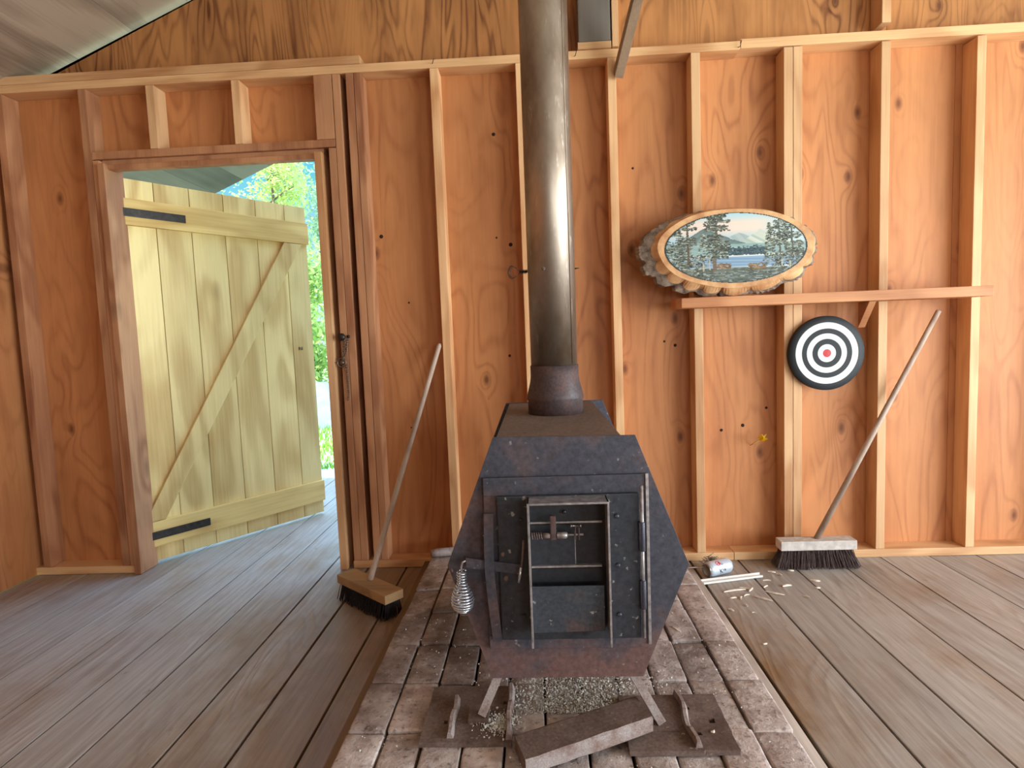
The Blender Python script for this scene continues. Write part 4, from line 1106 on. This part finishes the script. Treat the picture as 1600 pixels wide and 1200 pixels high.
# ------------------------------------------------------------------ outside
GZ = -.30
ol = MB(); ol.box((-60, 4.3, GZ - .2), (40, 90, GZ)); ol.box((-60, -40, GZ - .2), (40, 4.3, GZ - .05))
ground = ol.build('ground', M['lawn'], kind='structure')
gvl = MB(); gvl.box((-14, 4.55, GZ - .05), (6, 6.25, GZ + .012), .004); gvl.build('gravel_path', M['gravel'], kind='structure')
ga = MB()
for k in range(9000):
    y = 6.2 + rnd.random() ** 1.4 * 9; x = -.42 * y + rnd.uniform(-3.0, 2.2)
    if noise1(x * .9, 21) * noise1(y * .8, 5) > .42 and y < 9: continue
    hh = rnd.uniform(.05, .13); a_ = rnd.uniform(0, PI); dx, dy = math.cos(a_) * .012, math.sin(a_) * .012; lx, ly = rnd.uniform(-.05, .05), rnd.uniform(-.05, .05)
    ga.add([(x - dx, y - dy, GZ), (x + dx, y + dy, GZ), (x + lx, y + ly, GZ + hh)], [(0, 1, 2)])
tag(ga.build('grass', M['grass'], kind='stuff'), 'bright sunlit grass beyond the porch', 'grass')
def blob(mb, c, r, seed, n1=14, n2=9, squash=1.0):
    r_ = random.Random(seed); V = []; fs = []
    for i in range(n2 + 1):
        th = PI * i / n2
        for k in range(n1):
            a_ = 2 * PI * k / n1; q = 1 + r_.uniform(-.16, .16)
            V.append((c[0] + r[0] * math.sin(th) * math.cos(a_) * q, c[1] + r[1] * math.sin(th) * math.sin(a_) * q, max(GZ, c[2] + r[2] * math.cos(th) * q)))
    for i in range(n2):
        for k in range(n1): fs.append((i * n1 + k, i * n1 + (k + 1) % n1, (i + 1) * n1 + (k + 1) % n1, (i + 1) * n1 + k))
    mb.add(V, fs, True)
tp_ = MB(); blob(tp_, (-3.75, 10.2, GZ), (1.5, .8, .62), 5, 22, 14)
tag(tp_.build('tarp_heap', M['tarp'], loc=(-3.75, 10.2, GZ)), 'heap under a pale blue tarp on the grass beyond the porch', 'tarp')
def tree(name, x, y, h, cr, cz, n, leaf, label, cat, seed, lsz=.09, group='trees beyond the porch', core=.3):
    r_ = random.Random(seed); t = thing(name, (x, y, GZ), label, cat, group)
    tm = MB(); tm.tube([(x, y, GZ), (x + r_.uniform(-.1, .1), y, GZ + h * .3), (x + r_.uniform(-.2, .2), y, GZ + h * .65), (x + r_.uniform(-.2, .2), y, GZ + h * .95)], [.10, .075, .045, .012], 8)
    for k in range(9):
        zz_ = GZ + h * r_.uniform(.25, .85); a_ = r_.uniform(0, 2 * PI); ln = cr * r_.uniform(.5, .9)
        tm.tube([(x, y, zz_), (x + math.cos(a_) * ln * .5, y + math.sin(a_) * ln * .5, zz_ + ln * .35), (x + math.cos(a_) * ln, y + math.sin(a_) * ln, zz_ + ln * .6)], [.03, .018, .006], 6)
    tm.build('trunk', M['trunk'], t)
    lm = MB()
    cl_ = [(Vector((r_.gauss(0, .45), r_.gauss(0, .45), r_.uniform(-1, 1))), r_.uniform(.16, .34)) for _ in range(34)]
    for k in range(n):
        cc, cr_ = r_.choice(cl_); q = cc + Vector((r_.gauss(0, 1), r_.gauss(0, 1), r_.gauss(0, 1))) * cr_ * .6
        c = Vector((x + q.x * cr, y + q.y * cr, GZ + cz + q.z * (h - cz) ))
        if c.z < GZ + .05: continue
        a_ = Vector((r_.gauss(0, 1), r_.gauss(0, 1), r_.gauss(0, 1))).normalized(); b_ = a_.orthogonal().normalized(); sz = lsz * r_.uniform(.6, 1.3)
        lm.add([c - a_ * sz, c - b_ * sz * .45, c + a_ * sz, c + b_ * sz * .45], [(0, 1, 2, 3)])
    lm.build('foliage', M[leaf], t)
    return t
tree('tree', -6.9, 15.4, 7.2, 1.15, 4.4, 9000, 'leaf1', 'tall yellow-green leafy tree seen above the open plank door', 'tree', 1, .062)
tree('tree', -10.2, 17.5, 7.2, 1.1, 4.8, 2400, 'leaf3', 'thin grey-green tree standing beside the tall yellow-green tree', 'tree', 2, .08)
tree('tree', -7.6, 21.5, 7.6, 1.1, 5.2, 1500, 'leaf3', 'sparse tree with sky showing through, behind the doorway post', 'tree', 3, .1)
tree('bush', -5.6, 13.3, 3.4, 1.0, 1.8, 5200, 'leaf2', 'dense green bush growing behind the blue tarp heap', 'bush', 4, .08, 'bushes beyond the porch')

# ------------------------------------------------------------------ light
wd_ = bpy.data.worlds.new('sky'); SC.world = wd_; wd_.use_nodes = True
nt = wd_.node_tree; bg = nt.nodes['Background']
tcw = nt.nodes.new('ShaderNodeTexCoord'); spw = nt.nodes.new('ShaderNodeSeparateXYZ'); nt.links.new(tcw.outputs['Generated'], spw.inputs[0])
rp = nt.nodes.new('ShaderNodeValToRGB'); nt.links.new(spw.outputs[2], rp.inputs[0])
for p_, c_ in ((.08, (.32, .46, .52, 1)), (.26, (.085, .34, .44, 1)), (.42, (.10, .36, .47, 1))):
    e_ = rp.color_ramp.elements.new(p_); e_.color = c_
rp.color_ramp.elements[0].color = (.40, .46, .48, 1)
rp.color_ramp.elements[-1].position = .62; rp.color_ramp.elements[-1].color = (1.5, 2.3, 3.5, 1)  # unseen upper sky brightened to light the door and deck
nt.links.new(rp.outputs[0], bg.inputs[0]); bg.inputs[1].default_value = 2.0
def lamp(name, typ, loc, rot, energy, color, **kw):
    l = bpy.data.lights.new(name, typ); l.energy = energy; l.color = color
    for k_, q in kw.items(): setattr(l, k_, q)
    o = bpy.data.objects.new(name, l); COL.objects.link(o); o.location = loc; o.rotation_euler = rot; return o
sun = lamp('sun', 'SUN', (0, 0, 10), (0, 0, 0), 7.0, (1.0, .95, .86), angle=.009)
sun.rotation_euler = Vector((.25, .62, -.74)).to_track_quat('-Z', 'Y').to_euler()
# daylight through the open side door, plus an added neutral fill at the front
lamp('daylight_side', 'AREA', (XR + .02, (RO[0] + RO[1]) / 2, 1.08), (0, PI / 2, 0), 385, (.88, .94, 1.0), shape='RECTANGLE', size=2.1, size_y=RO[1] - RO[0])
lamp('fill_front', 'AREA', ((BO[0] + BO[1]) / 2, YB - .02, (BO[2] + BO[3]) / 2), (PI / 2, 0, 0), 34, (.90, .95, 1.0), shape='RECTANGLE', size=BO[1] - BO[0], size_y=BO[3] - BO[2])
for o in bpy.data.objects:
    if '_base' in o: del o['_base']
